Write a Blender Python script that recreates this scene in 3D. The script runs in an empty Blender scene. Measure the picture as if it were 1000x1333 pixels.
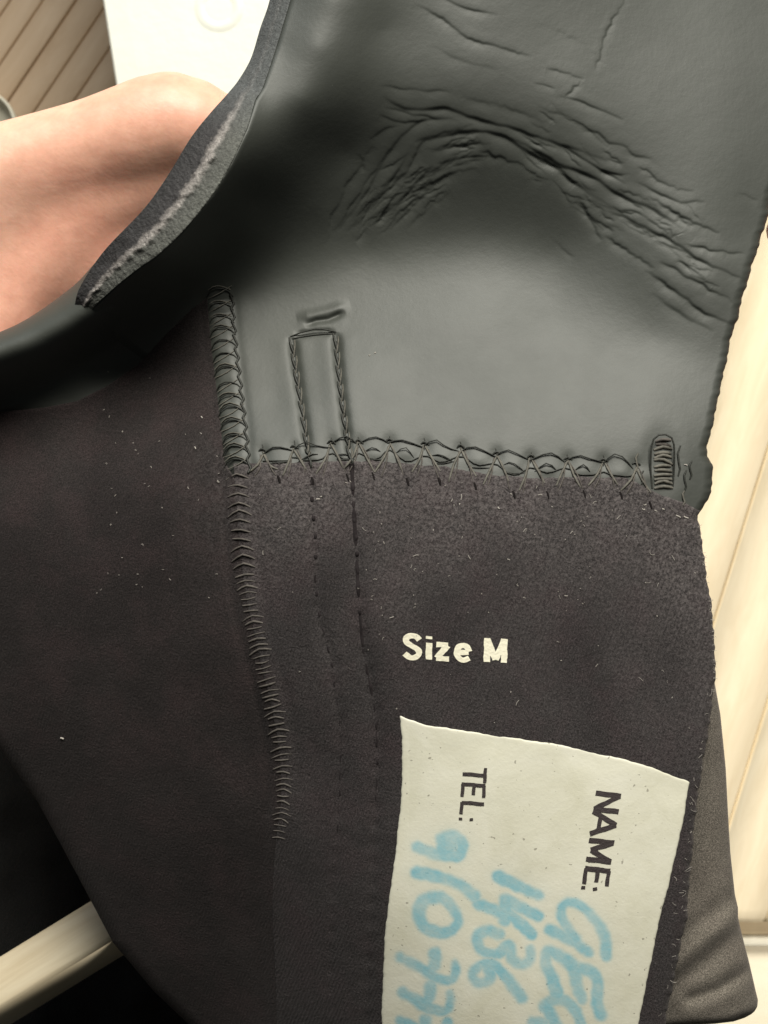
import bpy, math, random
import numpy as np
random.seed(7); rng = np.random.default_rng(11)
S = bpy.context.scene
C = S.collection
# ------------------------------------------------------------------ camera
D = 300.0                    # mm from lens to the garment's reference plane
Z0 = 0.70                    # height of that plane above the floor (m)
PPM = 6.0                    # photograph pixels per mm on that plane
cd = bpy.data.cameras.new('camera'); cam = bpy.data.objects.new('camera', cd); C.objects.link(cam)
cam.location = (0, 0, Z0 + D/1000); cam.rotation_euler = (0, 0, 0)
cd.sensor_fit = 'HORIZONTAL'; cd.sensor_width = 36; cd.lens = 36*D/(1000/PPM)
cd.clip_start = 0.01; cd.clip_end = 50
cd.dof.use_dof = True; cd.dof.focus_distance = 0.295; cd.dof.aperture_fstop = 64
S.camera = cam
# ------------------------------------------------------------------ light
w = bpy.data.worlds.new('World'); S.world = w; w.use_nodes = True
w.node_tree.nodes['Background'].inputs[0].default_value = (0.95, 1.0, 0.95, 1)
w.node_tree.nodes['Background'].inputs[1].default_value = 0.038
def area(name, loc, target, sx, sy, power, col):
    from mathutils import Vector
    l = bpy.data.lights.new(name, 'AREA'); l.shape = 'RECTANGLE'; l.size = sx; l.size_y = sy
    l.energy = power; l.color = col
    o = bpy.data.objects.new(name, l); C.objects.link(o); o.location = loc
    o.rotation_euler = (Vector(target)-Vector(loc)).to_track_quat('-Z', 'Y').to_euler()
    return o
area('window_light', (0.16, 1.10, 1.62), (0.05, 0, 0.7), 0.75, 0.6, 39, (1.0, 0.97, 0.87))
from mathutils import Vector
sl_ = bpy.data.lights.new('floor_fill_spot', 'SPOT'); sl_.energy = 24; sl_.color = (1.0, 0.91, 0.77); sl_.spot_size = math.radians(58); sl_.spot_blend = 0.5; sl_.shadow_soft_size = 0.06  # added fill spot: brightens the pale boards, cone kept off the garment
so_ = bpy.data.objects.new('floor_fill_spot', sl_); C.objects.link(so_); so_.location = (0.66, -0.12, 0.92)
so_.rotation_euler = (Vector((0.27, -0.11, 0.1))-Vector(so_.location)).to_track_quat('-Z', 'Y').to_euler()
area('side_window_light', (-0.55, 1.1, 1.15), (-0.05, 0.05, 0.7), 0.5, 0.5, 3.0, (0.82, 0.92, 1.0))
S.view_settings.view_transform = 'Standard'; S.view_settings.look = 'None'
S.view_settings.exposure = 0.0; S.view_settings.gamma = 1.0; S.view_settings.use_curve_mapping = False
S.render.resolution_x = 768; S.render.resolution_y = 1024

# ------------------------------------------------------------------ helpers
def W(px, py, z):
    """a photograph pixel at height z (mm above the reference plane) -> world metres"""
    px = np.asarray(px, float); py = np.asarray(py, float); z = np.asarray(z, float)
    k = (D - z)/D
    return np.stack([(px-500)/PPM*k/1000, -(py-666.5)/PPM*k/1000, Z0 + z/1000 + 0*px], -1)

def link(name, me, mat=None, parent=None, kind=None, label=None, cat=None, group=None, smooth=True):
    o = bpy.data.objects.new(name, me); C.objects.link(o)
    if mat is not None and len(me.materials) == 0: me.materials.append(mat)
    if parent is not None: o.parent = parent
    if kind: o['kind'] = kind
    if label: o['label'] = label
    if cat: o['category'] = cat
    if group: o['group'] = group
    if smooth and len(me.polygons): me.polygons.foreach_set('use_smooth', [True]*len(me.polygons))
    return o

def mesh(V, F, name='m'):
    me = bpy.data.meshes.new(name)
    V = np.asarray(V, np.float32); F = np.asarray(F, np.int32)
    me.vertices.add(len(V)); me.vertices.foreach_set('co', V.ravel())
    n = F.shape[1]
    me.loops.add(F.size); me.loops.foreach_set('vertex_index', F.ravel())
    me.polygons.add(len(F)); me.polygons.foreach_set('loop_start', np.arange(0, F.size, n, dtype=np.int32))
    me.update(calc_edges=True); me.validate()
    return me

def quads(n, m, off=0, flip=False):
    i = np.arange(n*m).reshape(n, m) + off
    q = np.stack([i[:-1, :-1], i[1:, :-1], i[1:, 1:], i[:-1, 1:]], -1).reshape(-1, 4)
    return q[:, ::-1] if flip else q

def sheet(PX, PY, H, thick):
    """grid seen from above, with a skirt and a coarse underside: a sheet of real thickness"""
    n, m = PX.shape
    T = W(PX, PY, H)
    V = [T.reshape(-1, 3)]; F = [quads(n, m)]; off = n*m
    idx = np.arange(n*m).reshape(n, m)
    loop = np.concatenate([idx[0, :-1], idx[:-1, -1], idx[-1, :0:-1], idx[:0:-1, 0]])
    L = V[0][loop]; B = L.copy(); B[:, 2] -= thick/1000
    V.append(B); k = len(loop); j = np.arange(k)
    F.append(np.stack([loop[j], loop[(j+1) % k], off+(j+1) % k, off+j], -1)); off += k
    ii = np.unique(np.linspace(0, n-1, 40).astype(int)); jj = np.unique(np.linspace(0, m-1, 40).astype(int))
    U = T[np.ix_(ii, jj)].copy(); U[..., 2] -= thick/1000
    V.append(U.reshape(-1, 3)); F.append(quads(len(ii), len(jj), off, True))
    return mesh(np.concatenate(V), np.concatenate(F))

def set_attr(me, name, vals):
    a = me.attributes.new(name, 'FLOAT', 'POINT')
    full = np.zeros(len(me.vertices), np.float32); v = np.asarray(vals, np.float32).ravel(); full[:len(v)] = v
    a.data.foreach_set('value', full)

def tube(P, r, sides=5, caps=True):
    """P: (n,3) world metres, r metres (scalar or n)"""
    P = np.asarray(P, float); n = len(P); r = np.broadcast_to(np.asarray(r, float), (n,))
    T = np.gradient(P, axis=0); T /= np.linalg.norm(T, axis=1)[:, None] + 1e-12
    up = np.array([0, 0, 1.0]); A = np.cross(T, up)
    nn = np.linalg.norm(A, axis=1); A[nn < 1e-6] = (1, 0, 0); A /= np.linalg.norm(A, axis=1)[:, None]
    B = np.cross(T, A)
    a = np.arange(sides)/sides*2*math.pi
    V = P[:, None] + r[:, None, None]*(np.cos(a)[None, :, None]*A[:, None] + np.sin(a)[None, :, None]*B[:, None])
    i = np.arange(n*sides).reshape(n, sides); i2 = np.roll(i, -1, 1)
    F = np.stack([i[:-1], i2[:-1], i2[1:], i[1:]], -1).reshape(-1, 4)
    return V.reshape(-1, 3), F
def tubes(list_of):
    V = []; F = []; o = 0
    for v, f in list_of: V.append(v); F.append(f+o); o += len(v)
    return mesh(np.concatenate(V), np.concatenate(F))

def interp(pts, axis=1):
    """callable x(y) through the points"""
    p = sorted(pts, key=lambda q: q[axis]); a = [q[axis] for q in p]; b = [q[1-axis] for q in p]
    def f(t):
        return np.interp(t, a, b)
    return f
def smooth_path(pts, n, jitter=0.0, seed=0):
    """Catmull-Rom through the points, n samples"""
    p = np.array(pts, float); p = np.vstack([2*p[0]-p[1], p, 2*p[-1]-p[-2]])
    k = len(p)-3; t = np.linspace(0, k-1e-6, n); i = t.astype(int); u = (t-i)[:, None]
    a, b, c, d = p[i], p[i+1], p[i+2], p[i+3]
    q = 0.5*((2*b)+(-a+c)*u+(2*a-5*b+4*c-d)*u**2+(-a+3*b-3*c+d)*u**3)
    # even spacing
    s = np.r_[0, np.cumsum(np.linalg.norm(np.diff(q, axis=0), axis=1))]
    t = np.linspace(0, s[-1], n)
    q = np.stack([np.interp(t, s, q[:, j]) for j in range(q.shape[1])], -1)
    if jitter:
        r = np.random.default_rng(seed)
        for f in (3, 7, 15): q[:, :2] += jitter/f**0.5*np.sin(np.linspace(0, f*2*math.pi, n)+r.uniform(0, 6))[:, None]*r.normal(size=2)
    return q

def tps(ctrl, lam=0.5):
    c = np.array(ctrl, float); x = c[:, :2]/100; h = c[:, 2]; n = len(c)
    d = np.linalg.norm(x[:, None]-x[None], axis=-1); K = np.where(d > 0, d*d*np.log(d+1e-9), 0)+lam*0.02*np.eye(n)
    Pm = np.c_[np.ones(n), x]
    A = np.block([[K, Pm], [Pm.T, np.zeros((3, 3))]])
    s = np.linalg.solve(A, np.r_[h, 0, 0, 0])
    def f(px, py):
        sh = np.shape(px); q = np.stack([np.ravel(px), np.ravel(py)], -1)/100
        out = s[n]+q[:, 0]*s[n+1]+q[:, 1]*s[n+2]
        for i in range(n):
            r2 = ((q-x[i])**2).sum(1); out += s[i]*0.5*r2*np.log(r2+1e-12)
        return out.reshape(sh)
    return f
def dist_path(px, py, path):
    """unsigned distance and arc position to a polyline"""
    best = np.full(np.shape(px), 1e9); arc = np.zeros(np.shape(px)); side = np.zeros(np.shape(px)); s0 = 0
    for a, b in zip(path[:-1], path[1:]):
        d = b-a; L = float(np.hypot(*d))
        if L < 1e-6: continue
        t = np.clip(((px-a[0])*d[0]+(py-a[1])*d[1])/L**2, 0, 1)
        ex = px-a[0]-t*d[0]; ey = py-a[1]-t*d[1]; r = np.hypot(ex, ey); m = r < best
        best = np.where(m, r, best); arc = np.where(m, s0+t*L, arc); side = np.where(m, np.sign(d[0]*ey-d[1]*ex), side); s0 += L
    return best, arc, side, s0
_np = [(rng.uniform(-1, 1, 2), rng.uniform(0, 6.28)) for _ in range(60)]
def wob(px, py, scale, i0=0, n=6):
    """cheap smooth noise from summed sines, feature size ~ scale px"""
    o = 0
    for k in range(n):
        v, p = _np[(i0+k) % 60]; v = v/np.hypot(*v); o = o + np.sin((px*v[0]+py*v[1])*6.28/(scale*(0.7+0.15*k))+p)
    return o/n

# ------------------------------------------------------------------ materials
def nodes(name):
    m = bpy.data.materials.new(name); m.use_nodes = True; nt = m.node_tree
    return m, nt, nt.nodes['Principled BSDF']
def N(nt, t, **kw):
    n = nt.nodes.new(t)
    for k, v in kw.items():
        if k in n.inputs.keys(): n.inputs[k].default_value = v
        else: setattr(n, k, v)
    return n
def noise(nt, scale, detail=4, rough=0.6, vec=None, dist=0.0):
    n = N(nt, 'ShaderNodeTexNoise'); n.inputs['Scale'].default_value = scale; n.inputs['Detail'].default_value = detail
    n.inputs['Roughness'].default_value = rough; n.inputs['Distortion'].default_value = dist
    if vec is not None: nt.links.new(vec, n.inputs['Vector'])
    return n
def ramp(nt, fac, stops):
    r = N(nt, 'ShaderNodeValToRGB'); e = r.color_ramp.elements
    while len(e) < len(stops): e.new(0.5)
    for el, (p, c) in zip(e, stops): el.position = p; el.color = (*c, 1)
    nt.links.new(fac, r.inputs[0]); return r
def bump(nt, height, strength, dist, prev=None):
    b = N(nt, 'ShaderNodeBump'); b.inputs['Strength'].default_value = strength; b.inputs['Distance'].default_value = dist
    nt.links.new(height, b.inputs['Height'])
    if prev is not None: nt.links.new(prev, b.inputs['Normal'])
    return b.outputs[0]
def coords(nt):
    return N(nt, 'ShaderNodeTexCoord').outputs['Object']
def mapping(nt, vec, scale, rot=(0, 0, 0)):
    n = N(nt, 'ShaderNodeMapping'); n.inputs['Scale'].default_value = scale; n.inputs['Rotation'].default_value = rot
    nt.links.new(vec, n.inputs['Vector']); return n.outputs[0]

def mat_rubber():
    m, nt, b = nodes('smooth_rubber'); v = coords(nt)
    n1 = noise(nt, 60, 5, 0.6, v); r = ramp(nt, n1.outputs['Fac'], [(0.3, (0.040, 0.043, 0.037)), (0.7, (0.048, 0.052, 0.045))])
    sp = noise(nt, 2600, 2, 0.5, v)
    dust = ramp(nt, sp.outputs['Fac'], [(0.74, (0, 0, 0)), (0.80, (1, 1, 1))])
    mx = N(nt, 'ShaderNodeMix', data_type='RGBA'); mx.inputs[0].default_value = 0
    ml = N(nt, 'ShaderNodeMath', operation='MULTIPLY'); ml.inputs[1].default_value = 0.25
    nt.links.new(dust.outputs[0], ml.inputs[0]); nt.links.new(ml.outputs[0], mx.inputs[0])
    nt.links.new(r.outputs[0], mx.inputs[6]); mx.inputs[7].default_value = (0.3, 0.29, 0.26, 1)
    nt.links.new(mx.outputs[2], b.inputs['Base Color'])
    n2 = noise(nt, 55, 6, 0.6, v); rr = ramp(nt, n2.outputs['Fac'], [(0.25, (0.54,)*3), (0.5, (0.56,)*3), (0.75, (0.59,)*3)])
    nt.links.new(rr.outputs[0], b.inputs['Roughness'])
    b.inputs['Specular IOR Level'].default_value = 0.58
    h = bump(nt, noise(nt, 900, 4, 0.6, v).outputs['Fac'], 0.13, 0.0003)
    h = bump(nt, noise(nt, 300, 4, 0.6, v, 0.5).outputs['Fac'], 0.035, 0.0008, h)
    h = bump(nt, noise(nt, 95, 2, 0.5, v).outputs['Fac'], 0.05, 0.001, h)
    nt.links.new(h, b.inputs['Normal']); return m
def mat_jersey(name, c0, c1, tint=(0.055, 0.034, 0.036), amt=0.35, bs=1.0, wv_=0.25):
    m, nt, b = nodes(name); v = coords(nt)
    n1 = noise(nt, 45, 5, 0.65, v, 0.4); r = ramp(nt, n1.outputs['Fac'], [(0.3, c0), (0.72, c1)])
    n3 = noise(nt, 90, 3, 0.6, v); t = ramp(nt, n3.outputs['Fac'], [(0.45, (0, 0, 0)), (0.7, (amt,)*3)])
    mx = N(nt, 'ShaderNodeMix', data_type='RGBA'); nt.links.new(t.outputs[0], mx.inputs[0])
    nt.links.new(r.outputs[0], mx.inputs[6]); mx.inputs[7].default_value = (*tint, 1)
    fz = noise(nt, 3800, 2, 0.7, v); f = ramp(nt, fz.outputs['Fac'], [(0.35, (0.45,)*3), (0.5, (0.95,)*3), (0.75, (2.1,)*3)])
    mm = N(nt, 'ShaderNodeMix', data_type='RGBA', blend_type='MULTIPLY'); mm.inputs[0].default_value = 1
    nt.links.new(mx.outputs[2], mm.inputs[6]); nt.links.new(f.outputs[0], mm.inputs[7])
    wr = N(nt, 'ShaderNodeAttribute', attribute_name='wear')
    wn = ramp(nt, noise(nt, 1500, 4, 0.75, v, 0.3).outputs['Fac'], [(0.40, (0, 0, 0)), (0.72, (1, 1, 1))])
    wm_ = N(nt, 'ShaderNodeMath', operation='MULTIPLY'); nt.links.new(wr.outputs['Fac'], wm_.inputs[0]); nt.links.new(wn.outputs[0], wm_.inputs[1])
    m3_ = N(nt, 'ShaderNodeMix', data_type='RGBA'); nt.links.new(wm_.outputs[0], m3_.inputs[0]); nt.links.new(mm.outputs[2], m3_.inputs[6]); m3_.inputs[7].default_value = (0.17, 0.15, 0.148, 1)
    nt.links.new(m3_.outputs[2], b.inputs['Base Color'])
    b.inputs['Roughness'].default_value = 0.92; b.inputs['Specular IOR Level'].default_value = 0.18
    b.inputs['Sheen Weight'].default_value = 0.10; b.inputs['Sheen Roughness'].default_value = 0.5
    b.inputs['Sheen Tint'].default_value = (0.8, 0.74, 0.72, 1)
    wv = N(nt, 'ShaderNodeTexWave'); wv.inputs['Scale'].default_value = 420; wv.inputs['Distortion'].default_value = 2.2; wv.inputs['Detail'].default_value = 2
    wv.inputs['Detail Scale'].default_value = 2.0
    nt.links.new(mapping(nt, v, (1, 1, 1), (0, 0, 0.35)), wv.inputs['Vector'])
    h = bump(nt, wv.outputs['Fac'], wv_*bs, 0.0004)
    h = bump(nt, noise(nt, 1900, 3, 0.7, v).outputs['Fac'], 0.55*bs, 0.0007, h)
    h = bump(nt, noise(nt, 220, 3, 0.6, v).outputs['Fac'], 0.25*bs, 0.001, h)
    nt.links.new(h, b.inputs['Normal']); return m
def mat_simple(name, col, rough=0.6, spec=0.4, var=0.25, scale=300, bmp=0.3, bd=0.0003):
    m, nt, b = nodes(name); v = coords(nt)
    lo = tuple(c*(1-var) for c in col); hi = tuple(min(1, c*(1+var)) for c in col)
    r = ramp(nt, noise(nt, scale, 4, 0.6, v).outputs['Fac'], [(0.3, lo), (0.7, hi)])
    nt.links.new(r.outputs[0], b.inputs['Base Color']); b.inputs['Roughness'].default_value = rough
    b.inputs['Specular IOR Level'].default_value = spec
    if bmp: nt.links.new(bump(nt, noise(nt, scale*3, 3, 0.6, v).outputs['Fac'], bmp, bd), b.inputs['Normal'])
    return m
def mat_cut():
    m, nt, b = nodes('cut_neoprene'); v = coords(nt)
    a = N(nt, 'ShaderNodeAttribute', attribute_name='across')
    nz = noise(nt, 420, 5, 0.7, v)
    ad = N(nt, 'ShaderNodeMath', operation='MULTIPLY_ADD'); ad.inputs[1].default_value = 0.30; nt.links.new(nz.outputs['Fac'], ad.inputs[0])
    sb = N(nt, 'ShaderNodeMath', operation='SUBTRACT'); sb.inputs[1].default_value = 0.15; nt.links.new(a.outputs['Fac'], sb.inputs[0])
    nt.links.new(sb.outputs[0], ad.inputs[2])
    r = ramp(nt, ad.outputs[0], [(0.0, (0.024, 0.0225, 0.0235)), (0.40, (0.034, 0.031, 0.032)), (0.475, (0.20, 0.18, 0.17)), (0.55, (0.29, 0.265, 0.25)), (0.64, (0.080, 0.080, 0.072)), (1.0, (0.100, 0.102, 0.090))])
    sp = ramp(nt, noise(nt, 1500, 3, 0.7, v).outputs['Fac'], [(0.3, (0.55,)*3), (0.55, (1.0,)*3), (0.72, (1.7,)*3)])
    mm = N(nt, 'ShaderNodeMix', data_type='RGBA', blend_type='MULTIPLY'); mm.inputs[0].default_value = 0.8
    fr = N(nt, 'ShaderNodeAttribute', attribute_name='fray')
    mf = N(nt, 'ShaderNodeMix', data_type='RGBA'); nt.links.new(fr.outputs['Fac'], mf.inputs[0])
    mf.inputs[6].default_value = (0.080, 0.085, 0.086, 1); nt.links.new(r.outputs[0], mf.inputs[7])
    nt.links.new(mf.outputs[2], mm.inputs[6]); nt.links.new(sp.outputs[0], mm.inputs[7])
    nt.links.new(mm.outputs[2], b.inputs['Base Color']); b.inputs['Roughness'].default_value = 0.75
    nt.links.new(bump(nt, noise(nt, 900, 4, 0.7, v).outputs['Fac'], 0.6, 0.0008), b.inputs['Normal']); return m
def mat_tag():
    m, nt, b = nodes('printed_tag'); v = coords(nt)
    n1 = noise(nt, 70, 6, 0.7, v, 0.6); r = ramp(nt, n1.outputs['Fac'], [(0.3, (0.60, 0.58, 0.46)), (0.55, (0.67, 0.65, 0.54)), (0.75, (0.71, 0.69, 0.59))])
    sp = ramp(nt, noise(nt, 900, 2, 0.5, v).outputs['Fac'], [(0.70, (0, 0, 0)), (0.74, (0.7,)*3)])
    m1 = N(nt, 'ShaderNodeMix', data_type='RGBA'); nt.links.new(sp.outputs[0], m1.inputs[0]); nt.links.new(r.outputs[0], m1.inputs[6]); m1.inputs[7].default_value = (0.22, 0.20, 0.16, 1)
    a = N(nt, 'ShaderNodeAttribute', attribute_name='ink')
    nv = ramp(nt, noise(nt, 260, 4, 0.65, v).outputs['Fac'], [(0.3, (0.62,)*3), (0.65, (1,)*3)])
    ml = N(nt, 'ShaderNodeMath', operation='MULTIPLY'); nt.links.new(a.outputs['Fac'], ml.inputs[0]); nt.links.new(nv.outputs[0], ml.inputs[1])
    m2 = N(nt, 'ShaderNodeMix', data_type='RGBA'); nt.links.new(ml.outputs[0], m2.inputs[0]); nt.links.new(m1.outputs[2], m2.inputs[6]); m2.inputs[7].default_value = (0.20, 0.45, 0.53, 1)
    nt.links.new(m2.outputs[2], b.inputs['Base Color']); b.inputs['Roughness'].default_value = 0.5
    h = bump(nt, noise(nt, 380, 5, 0.65, v, 0.8).outputs['Fac'], 0.09, 0.0005)
    h = bump(nt, noise(nt, 60, 3, 0.6, v, 1.0).outputs['Fac'], 0.07, 0.0015, h)
    h = bump(nt, noise(nt, 1500, 3, 0.6, v).outputs['Fac'], 0.12, 0.0003, h); nt.links.new(h, b.inputs['Normal']); return m
def mat_print(name, col, hole=0.33):
    m, nt, b = nodes(name); v = coords(nt)
    r = ramp(nt, noise(nt, 1400, 3, 0.7, v).outputs['Fac'], [(hole-0.04, tuple(c*0.35 for c in col)), (hole+0.05, tuple(c*0.9 for c in col)), (0.7, col)])
    nt.links.new(r.outputs[0], b.inputs['Base Color']); b.inputs['Roughness'].default_value = 0.7
    nt.links.new(bump(nt, noise(nt, 1800, 3, 0.6, v).outputs['Fac'], 0.5, 0.0004), b.inputs['Normal']); return m
def mat_skin():
    m, nt, b = nodes('skin'); v = coords(nt)
    r = ramp(nt, noise(nt, 28, 5, 0.6, v, 0.5).outputs['Fac'], [(0.25, (0.76, 0.37, 0.27)), (0.5, (0.81, 0.45, 0.33)), (0.75, (0.84, 0.53, 0.395))])
    r2 = ramp(nt, noise(nt, 240, 4, 0.6, v).outputs['Fac'], [(0.3, (0.90, 0.86, 0.84)), (0.7, (1.05, 1.06, 1.06))])
    mm = N(nt, 'ShaderNodeMix', data_type='RGBA', blend_type='MULTIPLY'); mm.inputs[0].default_value = 1
    nt.links.new(r.outputs[0], mm.inputs[6]); nt.links.new(r2.outputs[0], mm.inputs[7])
    nt.links.new(mm.outputs[2], b.inputs['Base Color'])
    b.inputs['Roughness'].default_value = 0.48; b.inputs['Subsurface Weight'].default_value = 0.35
    b.inputs['Subsurface Radius'].default_value = (1, 0.35, 0.2); b.inputs['Subsurface Scale'].default_value = 0.003
    h = bump(nt, noise(nt, 700, 4, 0.6, mapping(nt, v, (0.6, 1.3, 1), (0, 0, 0.6))).outputs['Fac'], 0.10, 0.0004)
    vo = N(nt, 'ShaderNodeTexVoronoi', feature='DISTANCE_TO_EDGE'); vo.inputs['Scale'].default_value = 520
    nt.links.new(mapping(nt, mapping(nt, v, (1, 1, 1), (0, 0, 0.7)), (0.6, 1.5, 1)), vo.inputs['Vector'])
    h = bump(nt, vo.outputs['Distance'], 0.07, 0.0004, h)
    h = bump(nt, noise(nt, 110, 3, 0.6, v).outputs['Fac'], 0.08, 0.0012, h)
    nt.links.new(h, b.inputs['Normal']); return m
def mat_wood(name, c0, c1, ang, gs=(1, 14, 1), rough=0.5, scale=9):
    m, nt, b = nodes(name); v = coords(nt)
    oi = N(nt, 'ShaderNodeObjectInfo')
    ad = N(nt, 'ShaderNodeVectorMath', operation='ADD'); nt.links.new(v, ad.inputs[0])
    cb = N(nt, 'ShaderNodeMath', operation='MULTIPLY'); cb.inputs[1].default_value = 7.0; nt.links.new(oi.outputs['Random'], cb.inputs[0]); nt.links.new(cb.outputs[0], ad.inputs[1])
    g = noise(nt, scale, 6, 0.65, mapping(nt, mapping(nt, ad.outputs[0], (1, 1, 1), (0, 0, -ang)), gs, (0, 0, 0)), 0.6)
    r = ramp(nt, g.outputs['Fac'], [(0.3, c0), (0.7, c1)])
    mr = N(nt, 'ShaderNodeMapRange'); mr.inputs[3].default_value = 0.95; mr.inputs[4].default_value = 1.03; nt.links.new(oi.outputs['Random'], mr.inputs[0])
    mm = N(nt, 'ShaderNodeVectorMath', operation='SCALE'); nt.links.new(r.outputs[0], mm.inputs[0]); nt.links.new(mr.outputs[0], mm.inputs['Scale'])
    nt.links.new(mm.outputs[0], b.inputs['Base Color']); b.inputs['Roughness'].default_value = rough
    nt.links.new(bump(nt, g.outputs['Fac'], 0.05, 0.0008), b.inputs['Normal']); return m
RUB = mat_rubber()
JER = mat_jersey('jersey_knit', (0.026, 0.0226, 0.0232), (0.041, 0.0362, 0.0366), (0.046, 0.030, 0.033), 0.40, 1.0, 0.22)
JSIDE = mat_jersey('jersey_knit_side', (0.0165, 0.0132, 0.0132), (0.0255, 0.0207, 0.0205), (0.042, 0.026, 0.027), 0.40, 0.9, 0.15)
JBACK = mat_jersey('jersey_back', (0.128, 0.113, 0.096), (0.160, 0.143, 0.122), (0.11, 0.09, 0.08), 0.3, 0.3)
CUT = mat_cut(); TAG = mat_tag(); SKIN = mat_skin()
THREAD = mat_simple('dark_thread', (0.020, 0.021, 0.017), 0.55, 0.4, 0.3, 900)
THREAD2 = mat_simple('grey_thread', (0.105, 0.098, 0.082), 0.65, 0.35, 0.35, 900)
THREAD3 = mat_simple('brown_thread', (0.090, 0.079, 0.070), 0.75, 0.3, 0.35, 900)
PITM = mat_simple('stitch_hole', (0.012, 0.010, 0.010), 0.9, 0.1, 0.2, 900)
LINT = mat_simple('lint', (0.36, 0.33, 0.30), 0.9, 0.2, 0.2, 900)

# ------------------------------------------------------------------ the setting: floors
def prism_box(cx, cy, z0, z1, lx, ly, bev):
    """bevelled board, local coordinates"""
    x, y = lx/2, ly/2; b = bev
    V = []; 
    for (dx, dy, z) in ((0, 0, z0), (0, 0, z1-b), (b, b, z1)):
        V += [(-x+dx, -y+dy, z), (x-dx, -y+dy, z), (x-dx, y-dy, z), (-x+dx, y-dy, z)]
    F = [(8, 9, 10, 11), (3, 2, 1, 0)]
    for k in (0, 4):
        for i in range(4): F.append((k+i, k+(i+1) % 4, k+4+(i+1) % 4, k+4+i))
    return mesh(np.array(V), np.array(F))
TILE = mat_simple('pale_floor_tile', (0.72, 0.68, 0.56), 0.4, 0.4, 0.06, 6, 0.1, 0.001)
BROWN = mat_wood('brown_plank_wood', (0.43, 0.305, 0.195), (0.52, 0.39, 0.27), 0, (1.0, 4, 1), 0.6, 14)
GAP = mat_simple('plank_gap', (0.13, 0.09, 0.045), 0.9, 0.1, 0.2, 40, 0)
def at(px, py, zm):
    """pixel -> world at height zm metres"""
    return W(px, py, (zm-Z0)*1000)
fl = mesh(np.array([(-6, -6, 0), (6, -6, 0), (6, 6, 0), (-6, 6, 0)]), np.array([(0, 1, 2, 3)]))
link('floor', fl, TILE, kind='structure')
# pale boards of a raised deck at the right
ZD = 0.16
Pa = at(1000, 584, ZD)[:2]; Pb = at(933, 799, ZD)[:2]
dirv = (Pa-Pb)/np.linalg.norm(Pa-Pb); ang = math.atan2(dirv[1], dirv[0])
PALE = mat_wood('pale_plank_wood', (0.70, 0.60, 0.43), (0.80, 0.71, 0.54), ang, (1.0, 6, 1), 0.7, 22)
edge_y = at(1000, 1205, ZD)[1]                      # front edge of the deck
deck = bpy.data.objects.new('plank_deck', None); C.objects.link(deck); deck['kind'] = 'structure'
nrm = np.array([dirv[1], -dirv[0]])                 # to the right of the seam
# board widths from the seams seen in the photograph
Pc = at(1000, 913, ZD)[:2]; w1 = abs(np.dot(Pc-Pa, nrm))
LB = 1.5
def board(u0, u1, zt):
    """board between offsets u0,u1 across (m), running from the deck's front edge away"""
    mid = Pa + nrm*(u0+u1)/2
    g = 0.0024; wd = u1-u0-g
    t0 = (edge_y-mid[1])/dirv[1]
    # front end cut parallel to x, with a rounded nose
    hw = wd/2; prof = [(0, -0.020), (0, -0.008), (0.0015, -0.003), (0.005, -0.0006), (0.010, 0)]
    V = []
    for (dy, dz) in prof + [(LB, 0)]:
        for s in (-1, 1):
            o = nrm*s*hw
            tt = t0 + (dy - (o[1] if dy < LB else 0))/dirv[1] if dy < LB else t0+LB
            p = mid + o + dirv*tt
            V.append((p[0], p[1], zt+dz))
    n = len(prof)+1
    F = [(2*i, 2*i+1, 2*i+3, 2*i+2) for i in range(n-1)]
    # sides
    k = len(V)
    for i in range(n):
        for s in (0, 1):
            V.append((V[2*i+s][0], V[2*i+s][1], zt-0.020))
    for i in range(n-1):
        F.append((2*i+2, k+2*i+2, k+2*i, 2*i)); F.append((2*i+1, k+2*i+1, k+2*i+3, 2*i+3))
    return mesh(np.array(V), np.array(F))
us = [-6*w1, -5*w1, -4*w1, -3*w1, -2*w1, -w1, 0, w1, 1.85*w1, 2.85*w1, 3.85*w1, 4.85*w1, 5.85*w1, 6.85*w1]
us = [u for u in us]
for i, (a, b) in enumerate(zip(us[:-1], us[1:])):
    link('plank', board(a, b, ZD + (0.0004 if i % 2 else 0)), PALE, deck, smooth=False)
def boxmesh(x0, x1, y0, y1, z0, z1, bev=0.002):
    me = prism_box(0, 0, 0, z1-z0, x1-x0, y1-y0, bev)
    v = np.empty(len(me.vertices)*3, np.float32); me.vertices.foreach_get('co', v); v = v.reshape(-1, 3)
    v += np.array([(x0+x1)/2, (y0+y1)/2, z0]); me.vertices.foreach_set('co', v.ravel()); me.update(); return me
link('under_board', boxmesh(0.02, 1.6, edge_y+0.012, edge_y+1.2, ZD-0.034, ZD-0.0205), GAP, deck, smooth=False)
link('fascia', boxmesh(0.02, 1.6, edge_y-0.013, edge_y+0.011, 0.03, ZD-0.022), mat_wood('tan_fascia_wood', (0.58, 0.47, 0.31), (0.66, 0.55, 0.39), 0), deck, smooth=False)
link('skirting', boxmesh(0.02, 1.6, edge_y-0.019, edge_y-0.0135, 0.0, ZD-0.020, 0.001), mat_simple('cream_paint', (0.82, 0.79, 0.68), 0.4, 0.4, 0.03, 20, 0), deck, smooth=False)
link('raised_floor_slab', boxmesh(0.02, 1.6, edge_y-0.6, edge_y-0.0195, 0.002, ZD-0.030), mat_wood('pale_slab_wood', (0.74, 0.67, 0.52), (0.80, 0.74, 0.60), 0, (1, 5, 1), 0.6, 8), deck, smooth=False)  # lower floor, added as a raised slab so the deck's shadow misses it
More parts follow.
